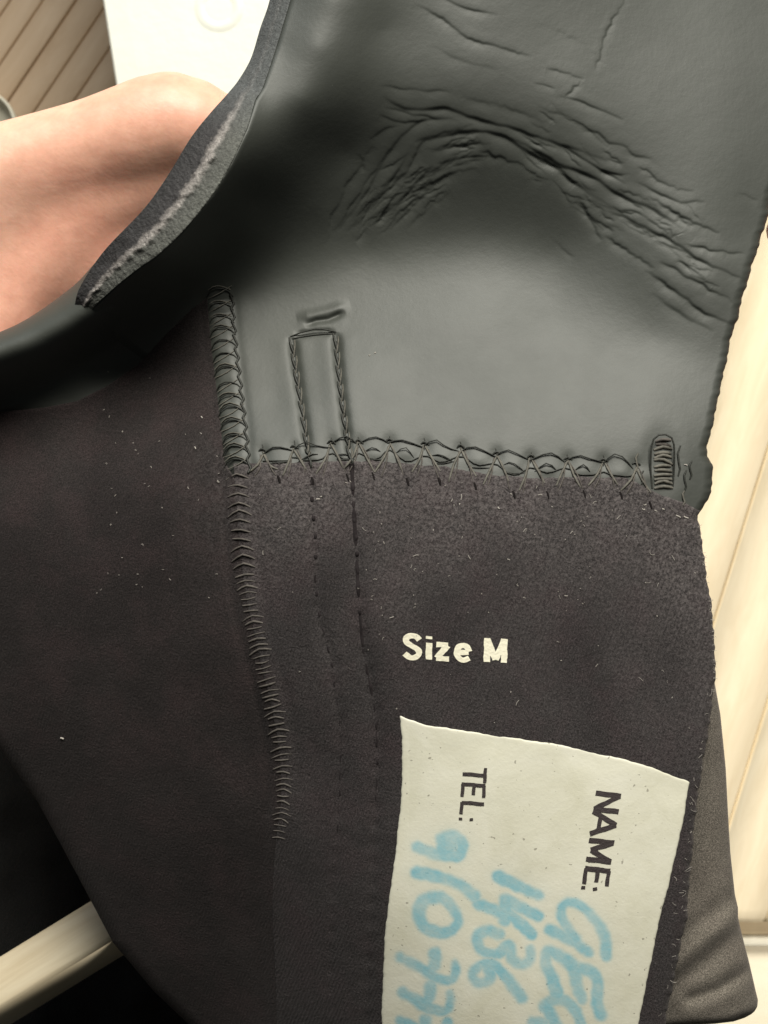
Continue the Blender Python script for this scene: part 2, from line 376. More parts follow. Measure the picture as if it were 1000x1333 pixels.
# narrow brown boards at the upper left
bd = bpy.data.objects.new('brown_floor', None); C.objects.link(bd); bd['kind'] = 'structure'
ZB = 0.03
p0 = at(14, 126, ZB)[:2]; p1 = at(99, 0, ZB)[:2]; dv = (p1-p0)/np.linalg.norm(p1-p0); nv = np.array([dv[1], -dv[0]])
p2 = at(40, 151, ZB)[:2]; bw = abs(np.dot(p2-p0, nv))
bang = math.atan2(dv[1], dv[0])
pm = prism_box(0, 0, -0.012, 0, 0.62, bw-0.0010, 0.0010)
for i in range(-9, 15):
    o = link('plank', pm, BROWN, bd, smooth=False)
    c = p0 + nv*(i+0.5)*bw + dv*0.05
    o.location = (c[0], c[1], ZB + 0.0003*(i % 3)); o.rotation_euler = (0, 0, bang)
ub = link('under_board', prism_box(0, 0, -0.016, -0.0125, 0.62, bw*24, 0.001), GAP, bd, smooth=False)
c = p0+nv*3*bw+dv*0.05; ub.location = (c[0], c[1], ZB); ub.rotation_euler = (0, 0, bang)

# ------------------------------------------------------------------ wetsuit: height fields
IN = [(108, 424), (122, 400), (156, 369), (184, 347), (203, 334), (237, 302), (276, 254), (301, 212), (321, 168), (332, 131), (342, 114), (360, 60), (378, 0), (396, -60)]
OUT = [(98, 418), (97, 400), (105, 372), (136, 326), (188, 271), (220, 226), (248, 180), (273, 148), (298, 120), (312, 102), (327, 75), (339, 36), (351, 0), (362, -60)]
ctrl = []
for (x, y), h in zip(IN, [-3, 3, 8, 11, 13, 15, 16, 16, 14.5, 12, 10.5, 8, 6.5, 6]): ctrl.append((x, y, h))
ctrl += [  # dark inner slope of the rolled rim
 (170, 410, -5), (230, 360, -2), (280, 320, 0), (330, 260, 2), (370, 200, 5), (395, 130, 9), (412, 60, 9.5), (430, 0, 9), (445, -60, 8.5),
 (170, 465, -14), (220, 440, -13), (300, 390, -13), (360, 340, -11.5), (410, 270, -7), (450, 200, -3), (480, 120, 3), (500, 40, 4), (520, -60, 4),
 # top middle
 (600, -60, 2), (600, 40, 1.5), (600, 110, 0.8), (720, -60, -1), (720, 60, -1), (720, 140, -1), (850, -60, -8), (850, 60, -5.5), (850, 160, -3.5), (960, -60, -12), (960, 80, -8.5), (960, 200, -5.5), (1040, 0, -14),
 # dip
 (500, 260, -8), (480, 330, -12), (560, 230, -6), (560, 320, -11), (640, 230, -6), (640, 310, -10.5), (720, 260, -6.5), (720, 330, -9.6), (800, 280, -5.5), (830, 350, -5), (900, 280, -3.0), (920, 360, -2.5), (985, 300, -5.5), (420, 360, -12),
 # lit slope
 (360, 440, -9), (360, 520, -2), (450, 420, -8.5), (450, 500, -1.5), (540, 420, -6.8), (540, 500, -1.4), (640, 400, -7.4), (640, 490, -1.7), (740, 420, -6.2), (740, 500, -0.8), (850, 440, -3.8), (850, 510, 0.6), (930, 470, -2.0), (915, 560, 2.6),
 (330, 590, 3.4), (450, 580, 4.2), (560, 580, 4.2), (660, 585, 4.8), (760, 590, 5), (860, 590, 4.6),
 # front panel
 (350, 700, 6.5), (500, 690, 8), (650, 690, 8.6), (800, 690, 8), (905, 690, 5.5), (360, 850, 5), (500, 850, 8.2), (650, 850, 10), (800, 850, 10), (915, 860, 7.5),
 (390, 1000, 0.5), (500, 1000, 6.2), (650, 1000, 10.5), (800, 1000, 11), (900, 1000, 9.5), (380, 1180, -7), (500, 1180, 4), (650, 1180, 9), (800, 1180, 10.5), (885, 1180, 9.5),
 (380, 1400, -22), (500, 1400, -6), (650, 1400, 3), (800, 1400, 5.5), (870, 1400, 5),
 # side panel
 (285, 450, -9), (295, 540, -1.5), (305, 620, 3.5), (320, 760, 4.2), (345, 900, 2.5), (150, 540, -13), (0, 560, -17), (-60, 570, -20), (150, 640, -6.5), (0, 670, -14), (-60, 700, -19),
 (200, 760, -3), (60, 800, -13), (-60, 850, -24), (250, 900, -4), (100, 950, -17), (-20, 950, -27), (280, 1060, -9), (160, 1110, -23), (90, 1110, -31), (310, 1200, -17), (210, 1250, -31), (320, 1400, -33), (290, 1400, -39)]
BASE = tps(ctrl)
# seams
SEAM1 = smooth_path([(284, 372), (288, 430), (296, 500), (304, 570), (309, 630), (313, 690), (319, 750), (330, 810), (344, 870), (358, 930), (367, 985), (369, 1040), (362, 1100), (358, 1180), (362, 1280), (366, 1420)], 120)
SEAM2 = smooth_path([(300, 604), (340, 603), (400, 602), (470, 600), (540, 604), (600, 611), (650, 619), (700, 622), (760, 621), (815, 623), (850, 640), (885, 652), (915, 668)], 80)
seam1_x = interp([tuple(p) for p in SEAM1]); seam2_y = interp([tuple(p) for p in SEAM2], 0)
BOXL = smooth_path([(380, 437), (384, 470), (390, 510), (396, 550), (402, 592)], 30)
BOXR = smooth_path([(437, 432), (440, 470), (445, 515), (451, 560), (458, 602)], 30)
LINL = smooth_path([(402, 592), (407, 650), (411, 720), (412, 780), (420, 820), (432, 860), (437, 900), (444, 950), (443, 1010), (440, 1080), (434, 1180), (430, 1300), (428, 1420)], 70)
LINR = smooth_path([(458, 602), (460, 650), (464, 720), (468, 790), (474, 850), (486, 910), (491, 960), (490, 1040), (486, 1140), (481, 1240), (478, 1340), (476, 1420)], 70)
CREASES = [  # (points, depth mm, half width px)
 ([(538, 6), (574, 24), (604, 48), (640, 60), (694, 75)], .42, 4.5), ([(566, -8), (604, 11), (650, 20)], .35, 4), ([(775, 92), (784, 66), (790, 42), (818, -6)], .30, 3.0),
 ([(712, 90), (736, 96), (762, 105)], .32, 4), ([(736, 126), (757, 106)], .3, 3), ([(724, 124), (760, 135), (812, 157)], .42, 4),
 ([(752, 164), (796, 186), (852, 214)], .42, 4.5), ([(496, 126), (532, 144), (580, 143), (622, 157), (664, 168), (700, 180), (736, 192), (792, 211)], .75, 5.5),
 ([(540, 188), (562, 180), (604, 174), (640, 175), (664, 183), (688, 201), (718, 216), (748, 240), (786, 266)], .85, 5.5),
 ([(664, 180), (712, 207), (760, 228), (808, 255), (856, 279), (890, 299)], .9, 5.5), ([(730, 189), (772, 216), (816, 241)], .55, 4),
 ([(826, 236), (856, 252), (886, 264), (918, 263)], .42, 4), ([(842, 255), (880, 279), (910, 294), (936, 304)], .65, 4.5), ([(892, 317), (928, 327), (966, 331)], .5, 3.5),
 ([(788, 274), (832, 294), (868, 312), (910, 339), (940, 354), (972, 364)], .75, 5), ([(858, 340), (898, 363), (956, 395)], .55, 4), ([(786, 307), (820, 330), (852, 350)], .5, 4),
 ([(838, 352), (880, 381), (916, 408), (958, 425)], .7, 4.8), ([(846, 382), (892, 414), (930, 433)], .4, 6),
 ([(753, 258), (769, 288), (782, 314)], .55, 4), ([(767, 282), (798, 302)], .45, 4), ([(624, 197), (652, 207), (682, 217)], .5, 4.5),
 ([(784, 222), (814, 231)], .35, 3.5), ([(840, 228), (880, 246), (905, 250)], .25, 4), ([(700, 140), (750, 160), (800, 200)], .25, 5), ([(600, 128), (660, 142), (720, 165)], .25, 6),
 # feathered creases to the left of the dip
 ([(424, 320), (440, 268), (466, 222), (488, 190)], .42, 4.5), ([(434, 306), (456, 272), (478, 238), (500, 206)], .38, 4), ([(440, 302), (478, 252), (508, 198), (544, 162), (584, 152)], .55, 5), ([(452, 304), (488, 262), (520, 222), (536, 190)], .38, 4),
 ([(458, 302), (496, 258), (532, 222), (552, 186), (600, 168)], .52, 4.5), ([(478, 300), (520, 264), (550, 234), (594, 204)], .5, 4.5), ([(492, 300), (530, 270), (566, 238), (600, 222)], .36, 4),
 ([(512, 296), (550, 258), (580, 231), (624, 219)], .45, 5), ([(530, 298), (560, 272), (590, 250)], .25, 5), ([(492, 112), (540, 118), (590, 120)], .22, 4), ([(494, 150), (520, 160), (556, 158)], .36, 4), ([(500, 140), (548, 152), (600, 158)], .3, 4),
 ([(560, 200), (600, 190), (640, 188)], .42, 4.5), ([(570, 215), (606, 206), (640, 204)], .35, 4), ([(468, 200), (474, 224)], .25, 4), ([(480, 184), (500, 170), (520, 166)], .25, 4),
 ([(960, 250), (985, 262)], .2, 4), ([(700, 30), (760, 60), (800, 100)], .12, 6), ([(560, 60), (600, 80), (650, 92)], .16, 6)]
rr = np.random.default_rng(5)
for k in range(80):                           # fine hair creases that follow the same fan
    t = rr.uniform(0, 1); cx = 470+t*150; cy = 285-t*95+rr.normal(0, 18); L = rr.uniform(18, 46); a = math.radians(-58+t*45+rr.normal(0, 8))
    CREASES.append(([(cx-L/2*math.cos(a), cy-L/2*math.sin(a)), (cx, cy+rr.normal(0, 3)), (cx+L/2*math.cos(a), cy+L/2*math.sin(a))], rr.uniform(.12, .28), rr.uniform(2.5, 3.6)))
for k in range(64):
    t = rr.uniform(0, 1); cx = 690+t*230; cy = 195+t*130+rr.normal(0, 34); L = rr.uniform(20, 55); a = math.radians(30+rr.normal(0, 10))
    CREASES.append(([(cx-L/2*math.cos(a), cy-L/2*math.sin(a)), (cx, cy+rr.normal(0, 3)), (cx+L/2*math.cos(a), cy+L/2*math.sin(a))], rr.uniform(.10, .26), rr.uniform(2.5, 3.6)))
CRP = []
for i, (p, d, wd) in enumerate(CREASES):
    L = sum(math.dist(a, b) for a, b in zip(p[:-1], p[1:]))
    CRP.append((smooth_path(p, max(6, int(L/5)), 1.6, i), d*0.47, wd*0.62))
PEAKS = [(342, 589), (383, 584), (431, 578), (467, 577), (507, 576), (553, 580), (600, 584), (646, 592), (691, 597), (739, 599), (786, 601), (828, 606)]
def creases(px, py):
    o = np.zeros(np.shape(px))
    for path, d, wd in CRP:
        m = (px > path[:, 0].min()-30) & (px < path[:, 0].max()+30) & (py > path[:, 1].min()-30) & (py < path[:, 1].max()+30)
        if not m.any(): continue
        r, s, side, L = dist_path(px[m], py[m], path)
        f = s/L; amp = d*np.clip(np.minimum(f/0.25, (1-f)/0.3), 0, 1)**0.7*(0.75+0.25*np.sin(s/9+d*50))
        up = side <= 0
        o[m] += amp*np.where(up, -np.exp(-(r/(0.85*wd))**2)+0.22*np.exp(-((r-3.2*wd)/(2.4*wd))**2), -np.exp(-(r/(2.6*wd))**1.5))
    return o
def local(px, py, path, pad, fn):
    o = np.zeros(np.shape(px))
    m = (px > path[:, 0].min()-pad) & (px < path[:, 0].max()+pad) & (py > path[:, 1].min()-pad) & (py < path[:, 1].max()+pad)
    if m.any():
        r, s, side, L = dist_path(px[m], py[m], path); o[m] = fn(r, s, side, L)
    return o
def seam1_fn(r, s, side, L):
    amp = np.where(s < 250, 1.0, np.where(s < 700, 0.75, 0.35)); amp = amp*np.clip(s/25, 0, 1)
    per = np.where(s < 370, 18.0, 9.5)
    pil = np.where(s < 370, 0.50+0.50*np.abs(np.sin(math.pi*s/per)), 0.8)
    return amp*(0.46*pil*np.exp(-(r/14)**4) - np.where(side > 0, 0.6, 0.22)*np.exp(-((r-20)/6.5)**2))
def groove(d, wd, period=0):
    def f(r, s, side, L):
        e = np.clip(np.minimum(s, L-s)/10, 0, 1)
        k = 1 if not period else 0.86+0.10*np.cos(2*math.pi*s/period)+0.12*np.sin(s/41+d*9)+0.08*np.sin(s/17)
        return e*d*(-k*np.exp(-(r/wd)**2)+0.12*np.exp(-((r-2.4*wd)/(1.8*wd))**2))
    return f
def field(px, py, wrinkles=True):
    px = np.asarray(px, float); py = np.asarray(py, float); sh = px.shape
    px = px.reshape(-1); py = py.reshape(-1)
    h = BASE(px, py)
    if wrinkles: h = h + creases(px, py)
    h += local(px, py, SEAM1, 40, seam1_fn)
    h += local(px, py, BOXL, 40, groove(.75, 6, 22)) + local(px, py, BOXR, 40, groove(.75, 6, 22))
    h += local(px, py, np.array([(382., 436.), (410., 432.), (437., 432.)]), 30, groove(.5, 4.5))
    h += local(px, py, np.array([(396., 424.), (412., 418.), (428., 416.), (450., 406.)]), 40, groove(.55, 4))
    h += local(px, py, np.array([(386., 414.), (410., 409.), (430., 404.), (456., 396.)]), 40, lambda r, s, side, L: 0.55*np.clip(np.minimum(s, L-s)/14, 0, 1)*np.exp(-(r/7)**2))
    h += local(px, py, LINL, 40, groove(.55, 8, 25)) + local(px, py, LINR, 40, groove(.95, 9, 25))
    # puckers where the cross stitching pulls the rubber down
    for x, y in PEAKS: h -= 0.45*np.exp(-(((px-x)/9)**2+((py-y)/11)**2))
    for x, y in PEAKS: h += 0.28*np.exp(-(((px-x-22)/12)**2+((py-y-14)/9)**2))
    h -= 0.5*np.exp(-(((px-862)/26)**2+((py-602)/46)**2)**2) - 0.25*np.exp(-(((px-862)/52)**2+((py-602)/70)**2)**2)
    h += 0.08*wob(px, py, 130, 0)+0.012*wob(px, py, 30, 9)
    return h.reshape(sh)
def surf(px, py, lift=0.0):
    """height incl. jersey thickness"""
    px = np.atleast_1d(np.asarray(px, float)); py = np.atleast_1d(np.asarray(py, float))
    j = np.where((py > seam2_y(px)) & (px > seam1_x(py)), JT, 0) + np.where((px < seam1_x(py)-12) & (py > 430), JT, 0)
    return field(px, py) + np.where((px < 600) & (px < seam1_x(py)) & (py > 640), JT, j) + lift
JT = 0.55      # how far the jersey stands proud of the rubber

suit = bpy.data.objects.new('wetsuit', None); C.objects.link(suit); suit.location = (0, 0, 0)
suit['label'] = 'black wetsuit neck, smooth rubber collar above dark jersey with a cream name tag'; suit['category'] = 'wetsuit'

def rounded(d, r, t):
    """height lost near an edge of rounding r px over t mm"""
    q = np.clip(1-d/r, 0, 1); return t*(1-np.sqrt(np.clip(1-q*q, 0, 1)))
RIGHT = [(1046, -70), (1036, 60), (1018, 200), (1003, 265), (1000, 280), (994, 300), (990, 310), (986, 328), (982, 338), (978, 352), (973, 367), (968, 380), (965, 395), (962, 412), (957, 424), (949, 450), (944, 481), (936, 515), (929, 547), (921, 585), (921, 594), (927, 604), (928, 615), (926, 640), (918, 658), (909, 671), (911, 690), (917, 725), (921, 755), (925, 782), (929, 812), (931, 850), (931, 890), (924, 940), (915, 1000), (909, 1030), (904, 1080), (900, 1120), (894, 1196), (880, 1262), (867, 1328), (855, 1420)]
right_x = interp(RIGHT)
def edge_noise(y, a): return a*(np.sin(y/3.1)+np.sin(y/7.3+1)+np.sin(y/1.7+2)*0.6+np.sin(y/13+4))/2.2
# collar: smooth rubber
xl_c = interp(IN + [(120, 440), (160, 470), (215, 520), (260, 600), (280, 730)])
n, m = 860, 640
tt = np.linspace(0, 1, n)[:, None]; ss = np.linspace(0, 1, m)[None, :]
PY = -60+tt*(745)+0*ss
XL = xl_c(PY); XR = right_x(PY)+edge_noise(PY, 1.1)
PX = XL+(XR-XL)*ss
Hh = field(PX, PY) - rounded(XR-PX, 12, 1.6) - rounded(PX-XL, 7, 0.8) - np.where(PY > seam2_y(PX)+8, np.clip((PY-seam2_y(PX)-8)/30, 0, 1)*1.5, 0)
Hh -= np.where(PY > 422, 3.2*np.clip(1-(PX-XL)/45, 0, 1)*np.clip((PY-422)/18, 0, 1), 0)
Hh -= np.where(PX < seam1_x(PY)-22, np.clip((seam1_x(PY)-22-PX)/40, 0, 1)*np.clip((PY-500)/40, 0, 1)*1.5, 0)
link('collar_panel', sheet(PX, PY, Hh, 2.6), RUB, suit, label='smooth grey black rubber collar with arched creases')
# left lobe of the collar that rolls under the hand
FO = smooth_path([(225, 300), (175, 305), (142, 324), (122, 344), (105, 363), (88, 378), (60, 399), (30, 418), (0, 432), (-70, 460)], 160)
FI = smooth_path([(330, 330), (300, 370), (250, 420), (200, 478), (150, 520), (100, 545), (60, 555), (0, 570), (-70, 590)], 160)
n2 = 90; s2 = np.linspace(0, 1, n2)[None, :]
PX = FO[:, :1]+(FI[:, :1]-FO[:, :1])*s2; PY = FO[:, 1:2]+(FI[:, 1:2]-FO[:, 1:2])*s2
dd = np.hypot(PX-FO[:, :1], PY-FO[:, 1:2])
tgt = BASE(PX, PY)-1.2
roll = -rounded(dd, 60, 14.0)
arc = np.linspace(0, 1, 160)[:, None]
q = np.clip(dd/95, 0, 1); q = q*q*(3-2*q)
Hf = tgt*q+(1-q)*(4.0-9*np.exp(-((arc-0.1)/0.16)**2))+roll
Hf += 0.12*wob(PX, PY, 60, 3)
link('collar_fold', sheet(PX, PY, Hf, 2.6), RUB, suit, label='rolled over end of the rubber collar beside the hand')
# cut edge of the neoprene
n3 = 420; m3 = 40
I3 = smooth_path(IN, n3); O3 = smooth_path(OUT, n3); s3 = np.linspace(0, 1, m3)[None, :]
PX = O3[:, :1]+(I3[:, :1]-O3[:, :1])*s3; PY = O3[:, 1:2]+(I3[:, 1:2]-O3[:, 1:2])*s3
hi = field(I3[:, 0], I3[:, 1])[:, None]
arc = np.linspace(0, 1, n3)[:, None]
drop = 4.5*np.clip(arc/0.15, 0.15, 1)
rough = np.clip((0.70-arc)/0.15, 0.12, 1)
H3 = hi-0.3-drop*(1-s3)**1.3 - rounded(s3*40, 6, 0.8)*0
line = 0.52+0.04*np.sin(arc*31)+0.035*np.sin(arc*77+1)+0.03*np.sin(arc*190+2)
line = line+0.05*wob(PX, PY, 34, 40)
H3 = H3+rough*(0.55*np.exp(-((s3-line)/0.10)**2)*(0.8+0.5*wob(PX, PY, 16, 6))-0.10*np.exp(-((s3-line-0.16)/0.07)**2)*np.clip(0.4+1.1*wob(PX, PY, 44, 17), 0, 1) + 0.10*wob(PX, PY, 13, 4)+0.10*wob(PX, PY, 6, 20)+0.06*wob(PX, PY, 4, 33))
me = sheet(PX, PY, H3, 1.5); set_attr(me, 'across', np.broadcast_to(s3, PX.shape)); set_attr(me, 'fray', np.broadcast_to(rough, PX.shape))
link('cut_edge', me, CUT, suit, label='pale frayed cut edge of the neoprene collar')
# side panel: jersey left of the flatlock seam
top_s = interp([(-70, 556), (0, 536), (60, 530), (100, 522), (140, 502), (180, 474), (215, 436), (250, 402), (285, 376), (300, 372)], 0)
left_s = interp([(-70, 500), (-70, 880), (0, 975), (50, 1045), (117, 1170), (147, 1227), (200, 1290), (245, 1333), (310, 1420)])
n4, m4 = 460, 210
t4 = np.linspace(0, 1, n4)[:, None]; s4 = np.linspace(0, 1, m4)[None, :]
def rs(y): return seam1_x(y)-np.where(y < 600, 15, np.clip(15-(y-600)/30*15, 0, 15))
PY = 470+t4*950+0*s4
for _ in range(6):
    xl = left_s(PY); PX = xl+(rs(PY)-xl)*s4
    PY = top_s(PX)+t4*(1420-top_s(PX))
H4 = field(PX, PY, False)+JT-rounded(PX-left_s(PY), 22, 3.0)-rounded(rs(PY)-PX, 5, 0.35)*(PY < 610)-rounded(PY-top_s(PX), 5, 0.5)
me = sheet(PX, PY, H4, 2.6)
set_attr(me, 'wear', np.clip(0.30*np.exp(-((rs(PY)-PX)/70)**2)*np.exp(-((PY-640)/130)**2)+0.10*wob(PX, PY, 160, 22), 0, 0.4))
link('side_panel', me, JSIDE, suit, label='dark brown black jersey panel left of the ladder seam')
# front panel: jersey under the cross stitching
n5, m5 = 420, 300
t5 = np.linspace(0, 1, n5)[:, None]; s5 = np.linspace(0, 1, m5)[None, :]
PY = 610+t5*810+0*s5
for _ in range(6):
    xl = seam1_x(PY)-3; xr = right_x(PY)+edge_noise(PY, 1.2); PX = xl+(xr-xl)*s5
    ty = seam2_y(PX)+edge_noise(PX, 1.0)
    PY = ty+t5*(1420-ty)
H5 = field(PX, PY, False)+JT+0.06-rounded(xr-PX, 12, 1.8)-rounded(PY-ty, 5, 0.4)
me = sheet(PX, PY, H5, 2.8)
set_attr(me, 'wear', np.clip(0.70*np.exp(-((PY-ty)/120)**2)+0.35*np.exp(-((xr-PX)/70)**2)+0.10+0.30*wob(PX, PY, 130, 22), 0, 0.8)*np.exp(-np.clip(PY-900, 0, 999)/140))
link('front_panel', me, JER, suit, label='dark grey jersey panel carrying the size print and name tag')
# back panel: paler layer seen past the right edge
xr_b = interp([(922, 840), (929, 880), (938, 930), (945, 1000), (948, 1060), (951, 1110), (957, 1165), (961, 1182), (961, 1194), (964, 1208), (970, 1232), (976, 1255), (984, 1290), (987, 1302), (986, 1311), (981, 1319), (970, 1325)])
bot_b = interp([(700, 1352), (880, 1336), (930, 1333), (955, 1330), (970, 1325), (990, 1320)], 0)
n6, m6 = 200, 110
t6 = np.linspace(0, 1, n6)[:, None]; s6 = np.linspace(0, 1, m6)[None, :]
PY = 840+t6*500+0*s6
for _ in range(5):
    xr = xr_b(PY); PX = 760+(xr-760)*s6; PY = 840+t6*(bot_b(PX)-840)
H6 = -10-0.02*(PY-1000)*0.5-6*np.clip((PX-900)/100, -1, 1)**2-rounded(xr-PX, 26, 4)-rounded(bot_b(PX)-PY, 12, 2.5)
H6 += local(PX, PY, np.array([(840., 1282.), (880., 1256.), (920., 1222.), (962., 1190.)]), 60, lambda r, s, side, L: 1.5*np.exp(-(r/13)**2)-0.7*np.exp(-((r-22)/12)**2))
H6 += local(PX, PY, np.array([(900., 1300.), (935., 1288.), (960., 1272.), (982., 1258.)]), 60, lambda r, s, side, L: -0.9*np.exp(-(r/8)**2)+.3*np.exp(-((r-18)/10)**2))
H6 += 0.5*wob(PX, PY, 110, 12)
link('back_panel', sheet(PX, PY, H6, 2.5), JBACK, suit, label='greyish brown rear layer showing past the right edge')

# ------------------------------------------------------------------ name tag, printing
TT = interp([(520, 931), (528, 935), (559, 945), (610, 952), (669, 961), (726, 969), (806, 987), (845, 998), (898, 1018)], 0)
TL = interp([(520, 925), (523, 960), (524, 990), (522, 1046), (513, 1126), (502, 1205), (498, 1284), (497, 1328), (499, 1400)])
TR = interp([(898, 1018), (891, 1060), (883, 1099), (871, 1150), (858, 1200), (845, 1265), (832, 1328), (818, 1400)])
n7, m7 = 380, 300
t7 = np.linspace(0, 1, n7)[:, None]; s7 = np.linspace(0, 1, m7)[None, :]
PY = 980+t7*420+0*s7
for _ in range(6):
    xl = TL(PY)+edge_noise(PY, .5); xr = TR(PY)+edge_noise(PY+40, .5); PX = xl+(xr-xl)*s7; ty = TT(PX)+edge_noise(PX, .5); PY = ty+t7*(1400-ty)
H7 = field(PX, PY, False)+JT+0.24-rounded(PX-xl, 4, .15)-rounded(xr-PX, 4, .15)-rounded(PY-ty, 4, .15)+0.05*wob(PX, PY, 75, 7, 9)
H7 += local(PX, PY, np.array([(560., 950.), (690., 970.), (800., 992.), (880., 1030.)]), 40, lambda r, s, side, L: 0.12*np.sin(s/19)*np.exp(-(r/20)**2))
me = sheet(PX, PY, H7, 0.3)
def ha(pts): return [(490+.1973*x, 1070+.1973*y) for x, y in pts]
def hb(pts): return [(590+.25*x, 1110+.25*y) for x, y in pts]
INK = [  # blue marker handwriting (stroke, half width px)
 (ha([(430, 115), (510, 95), (570, 150), (540, 225), (450, 210), (440, 150), (500, 160)]), 9), (ha([(268, 165), (340, 193), (430, 222), (530, 232)]), 7),
 (ha([(268, 335), (370, 355), (470, 380), (570, 425), (648, 488)]), 9),
 (ha([(350, 505), (440, 505), (515, 590), (540, 660), (490, 722), (410, 730), (315, 690), (280, 590), (310, 520), (352, 505)]), 8.5),
 (ha([(155, 892), (230, 930), (330, 985), (400, 1030), (480, 1045), (522, 1005), (520, 935)]), 6.5), (ha([(388, 868), (385, 940), (350, 1000)]), 8),
 (ha([(175, 1122), (240, 1160), (320, 1215), (420, 1250), (478, 1225), (488, 1135)]), 7), (ha([(360, 1080), (350, 1150), (322, 1220)]), 8),
 (ha([(160, 1312), (230, 1350), (330, 1400)]), 7), (ha([(325, 1305), (320, 1420)]), 8), (ha([(470, 1325), (470, 1420)]), 7),
 (hb([(238, 127), (310, 160), (390, 198), (446, 222)]), 8.5),
 (hb([(130, 268), (190, 290), (270, 320)]), 7), (hb([(272, 245), (340, 280), (445, 332)]), 8), (hb([(272, 250), (268, 355)]), 7.5), (hb([(300, 325), (350, 370), (408, 425)]), 7.5),
 (hb([(240, 425), (180, 408), (130, 432), (130, 480), (170, 520), (215, 530)]), 7.5), (hb([(240, 525), (288, 485), (310, 555), (350, 585), (398, 560), (402, 505)]), 7),
 (hb([(358, 755), (300, 680), (240, 610), (190, 575), (130, 595), (100, 632), (122, 675), (170, 675), (196, 640), (178, 605)]), 7.5),
 (hb([(798, 540), (790, 440), (740, 350), (670, 280), (605, 258), (562, 300), (580, 370), (640, 450)]), 7), (hb([(505, 402), (560, 430), (640, 470), (706, 522)]), 7.5),
 (hb([(540, 730), (518, 660), (484, 580), (492, 515), (550, 532), (620, 590)]), 9), (hb([(632, 610), (645, 690), (672, 765)]), 7.5), (hb([(640, 600), (720, 620), (755, 680), (748, 760), (768, 845)]), 9),
 (hb([(482, 790), (540, 762), (600, 782), (645, 840), (668, 900)]), 8), (hb([(480, 800), (510, 850), (545, 915)]), 8), (hb([(410, 880), (475, 885)]), 6.5)]
ink = np.zeros(PX.shape)
for p, wd in INK:
    path = smooth_path(p, max(8, 6*len(p)), 0.4, len(p))
    r, s, side, L = dist_path(PX+1.2*wob(PX, PY, 17, 2), PY+1.2*wob(PX, PY, 15, 8), path)
    wv = wd*(0.92+0.12*np.sin(s/23+wd))
    core = np.clip((wv-r)/7.5+0.5, 0, 1); core = core*core*(3-2*core)
    ink = np.maximum(ink, core*(0.72+0.14*np.sin(s/17+L)) + 0.10*np.exp(-(r/(wd*1.8))**2)) if True else ink
    ink = np.minimum(ink+core*0.12, 0.92)
set_attr(me, 'ink', ink)
tag = link('name_tag', me, TAG, suit, label='cream name tag with black print and blue handwriting')

GLYPH = {
 'S': ([[(.56, .80), (.42, .95), (.24, .96), (.09, .85), (.10, .68), (.28, .55), (.48, .42), (.56, .24), (.44, .08), (.24, .04), (.04, .20)]], True),
 'i': ([[(.09, .0), (.09, .70)], [(.09, .86), (.09, .98)]], False),
 'z': ([[(.02, .64), (.44, .64)], [(.42, .62), (.04, .08)], [(.02, .06), (.48, .06)]], False),
 'e': ([[(.08, .36), (.46, .37)], [(.48, .40), (.40, .60), (.24, .66), (.09, .56), (.05, .33), (.12, .12), (.28, .04), (.48, .13)]], True),
 'M': ([[(.08, 0), (.08, 1)], [(.08, .98), (.38, .12)], [(.38, .12), (.68, .98)], [(.68, 1), (.68, 0)]], False),
 'N': ([[(.06, 0), (.06, 1)], [(.06, .98), (.56, .02)], [(.56, 0), (.56, 1)]], False),
 'A': ([[(.0, 0), (.36, .98)], [(.36, .98), (.72, 0)], [(.14, .32), (.58, .32)]], False),
 'E': ([[(.08, 0), (.08, 1)], [(.08, .95), (.56, .95)], [(.08, .52), (.48, .52)], [(.08, .05), (.58, .05)]], False),
 'T': ([[(.02, .95), (.62, .95)], [(.32, .92), (.32, 0)]], False),
 'L': ([[(.08, 1), (.08, .05)], [(.06, .06), (.54, .06)]], False),
 ':': ([[(.04, .04), (.14, .05)], [(.04, .50), (.14, .52)]], False)}
def print_mesh(letters, origin, u, v, cap, stroke, lift, mat, name, parent, label, shear=0.0, wx=1.0):
    """strokes of printed letters laid on the cloth; letters = [(character, start px along the line)]"""
    V = []; F = []; off = 0; k = 0; r0 = np.random.default_rng(len(name))
    for ch, st in letters:
        strokes, rnd = GLYPH[ch]
        for sk in strokes:
            p = np.array(sk, float)*cap; L = np.linalg.norm(np.diff(p, axis=0), axis=1).sum(); nn = max(4, int(L/2.0))
            p = smooth_path(p, nn) if rnd and len(p) > 2 else np.stack([np.interp(np.linspace(0, 1, nn), np.linspace(0, 1, len(p)), p[:, q]) for q in (0, 1)], -1)
            t = np.gradient(p, axis=0); t /= np.linalg.norm(t, axis=1)[:, None]+1e-9; nr = np.c_[-t[:, 1], t[:, 0]]
            hw = stroke/2*(1+0.035*r0.normal(size=nn)); cols = []
            for q in (-1, -.33, .33, 1): cols.append(p+nr*(q*hw)[:, None])
            G = np.stack(cols, 1); x = G[..., 0]*wx+st; y = G[..., 1]; x = x+shear*y
            px = origin[0]+u[0]*x+v[0]*y; py = origin[1]+u[1]*x+v[1]*y
            px = px+0.25*np.sin(py/3.0+px/7); py = py+0.25*np.sin(px/3.3+1)
            z = field(px, py, False)+JT+lift+0.008*(k % 5); k += 1
            V.append(W(px, py, z).reshape(-1, 3)); F.append(quads(nn, 4, off)); off += nn*4
    me1 = mesh(np.concatenate(V), np.concatenate(F))
    nz = np.empty(len(me1.polygons)*3, np.float32); me1.polygons.foreach_get('normal', nz)
    return link(name, me1, mat, parent, label=label)
BLK = mat_print('black_print', (0.040, 0.030, 0.030), 0.2); CRM = mat_print('cream_print', (0.86, 0.81, 0.64), 0.24)
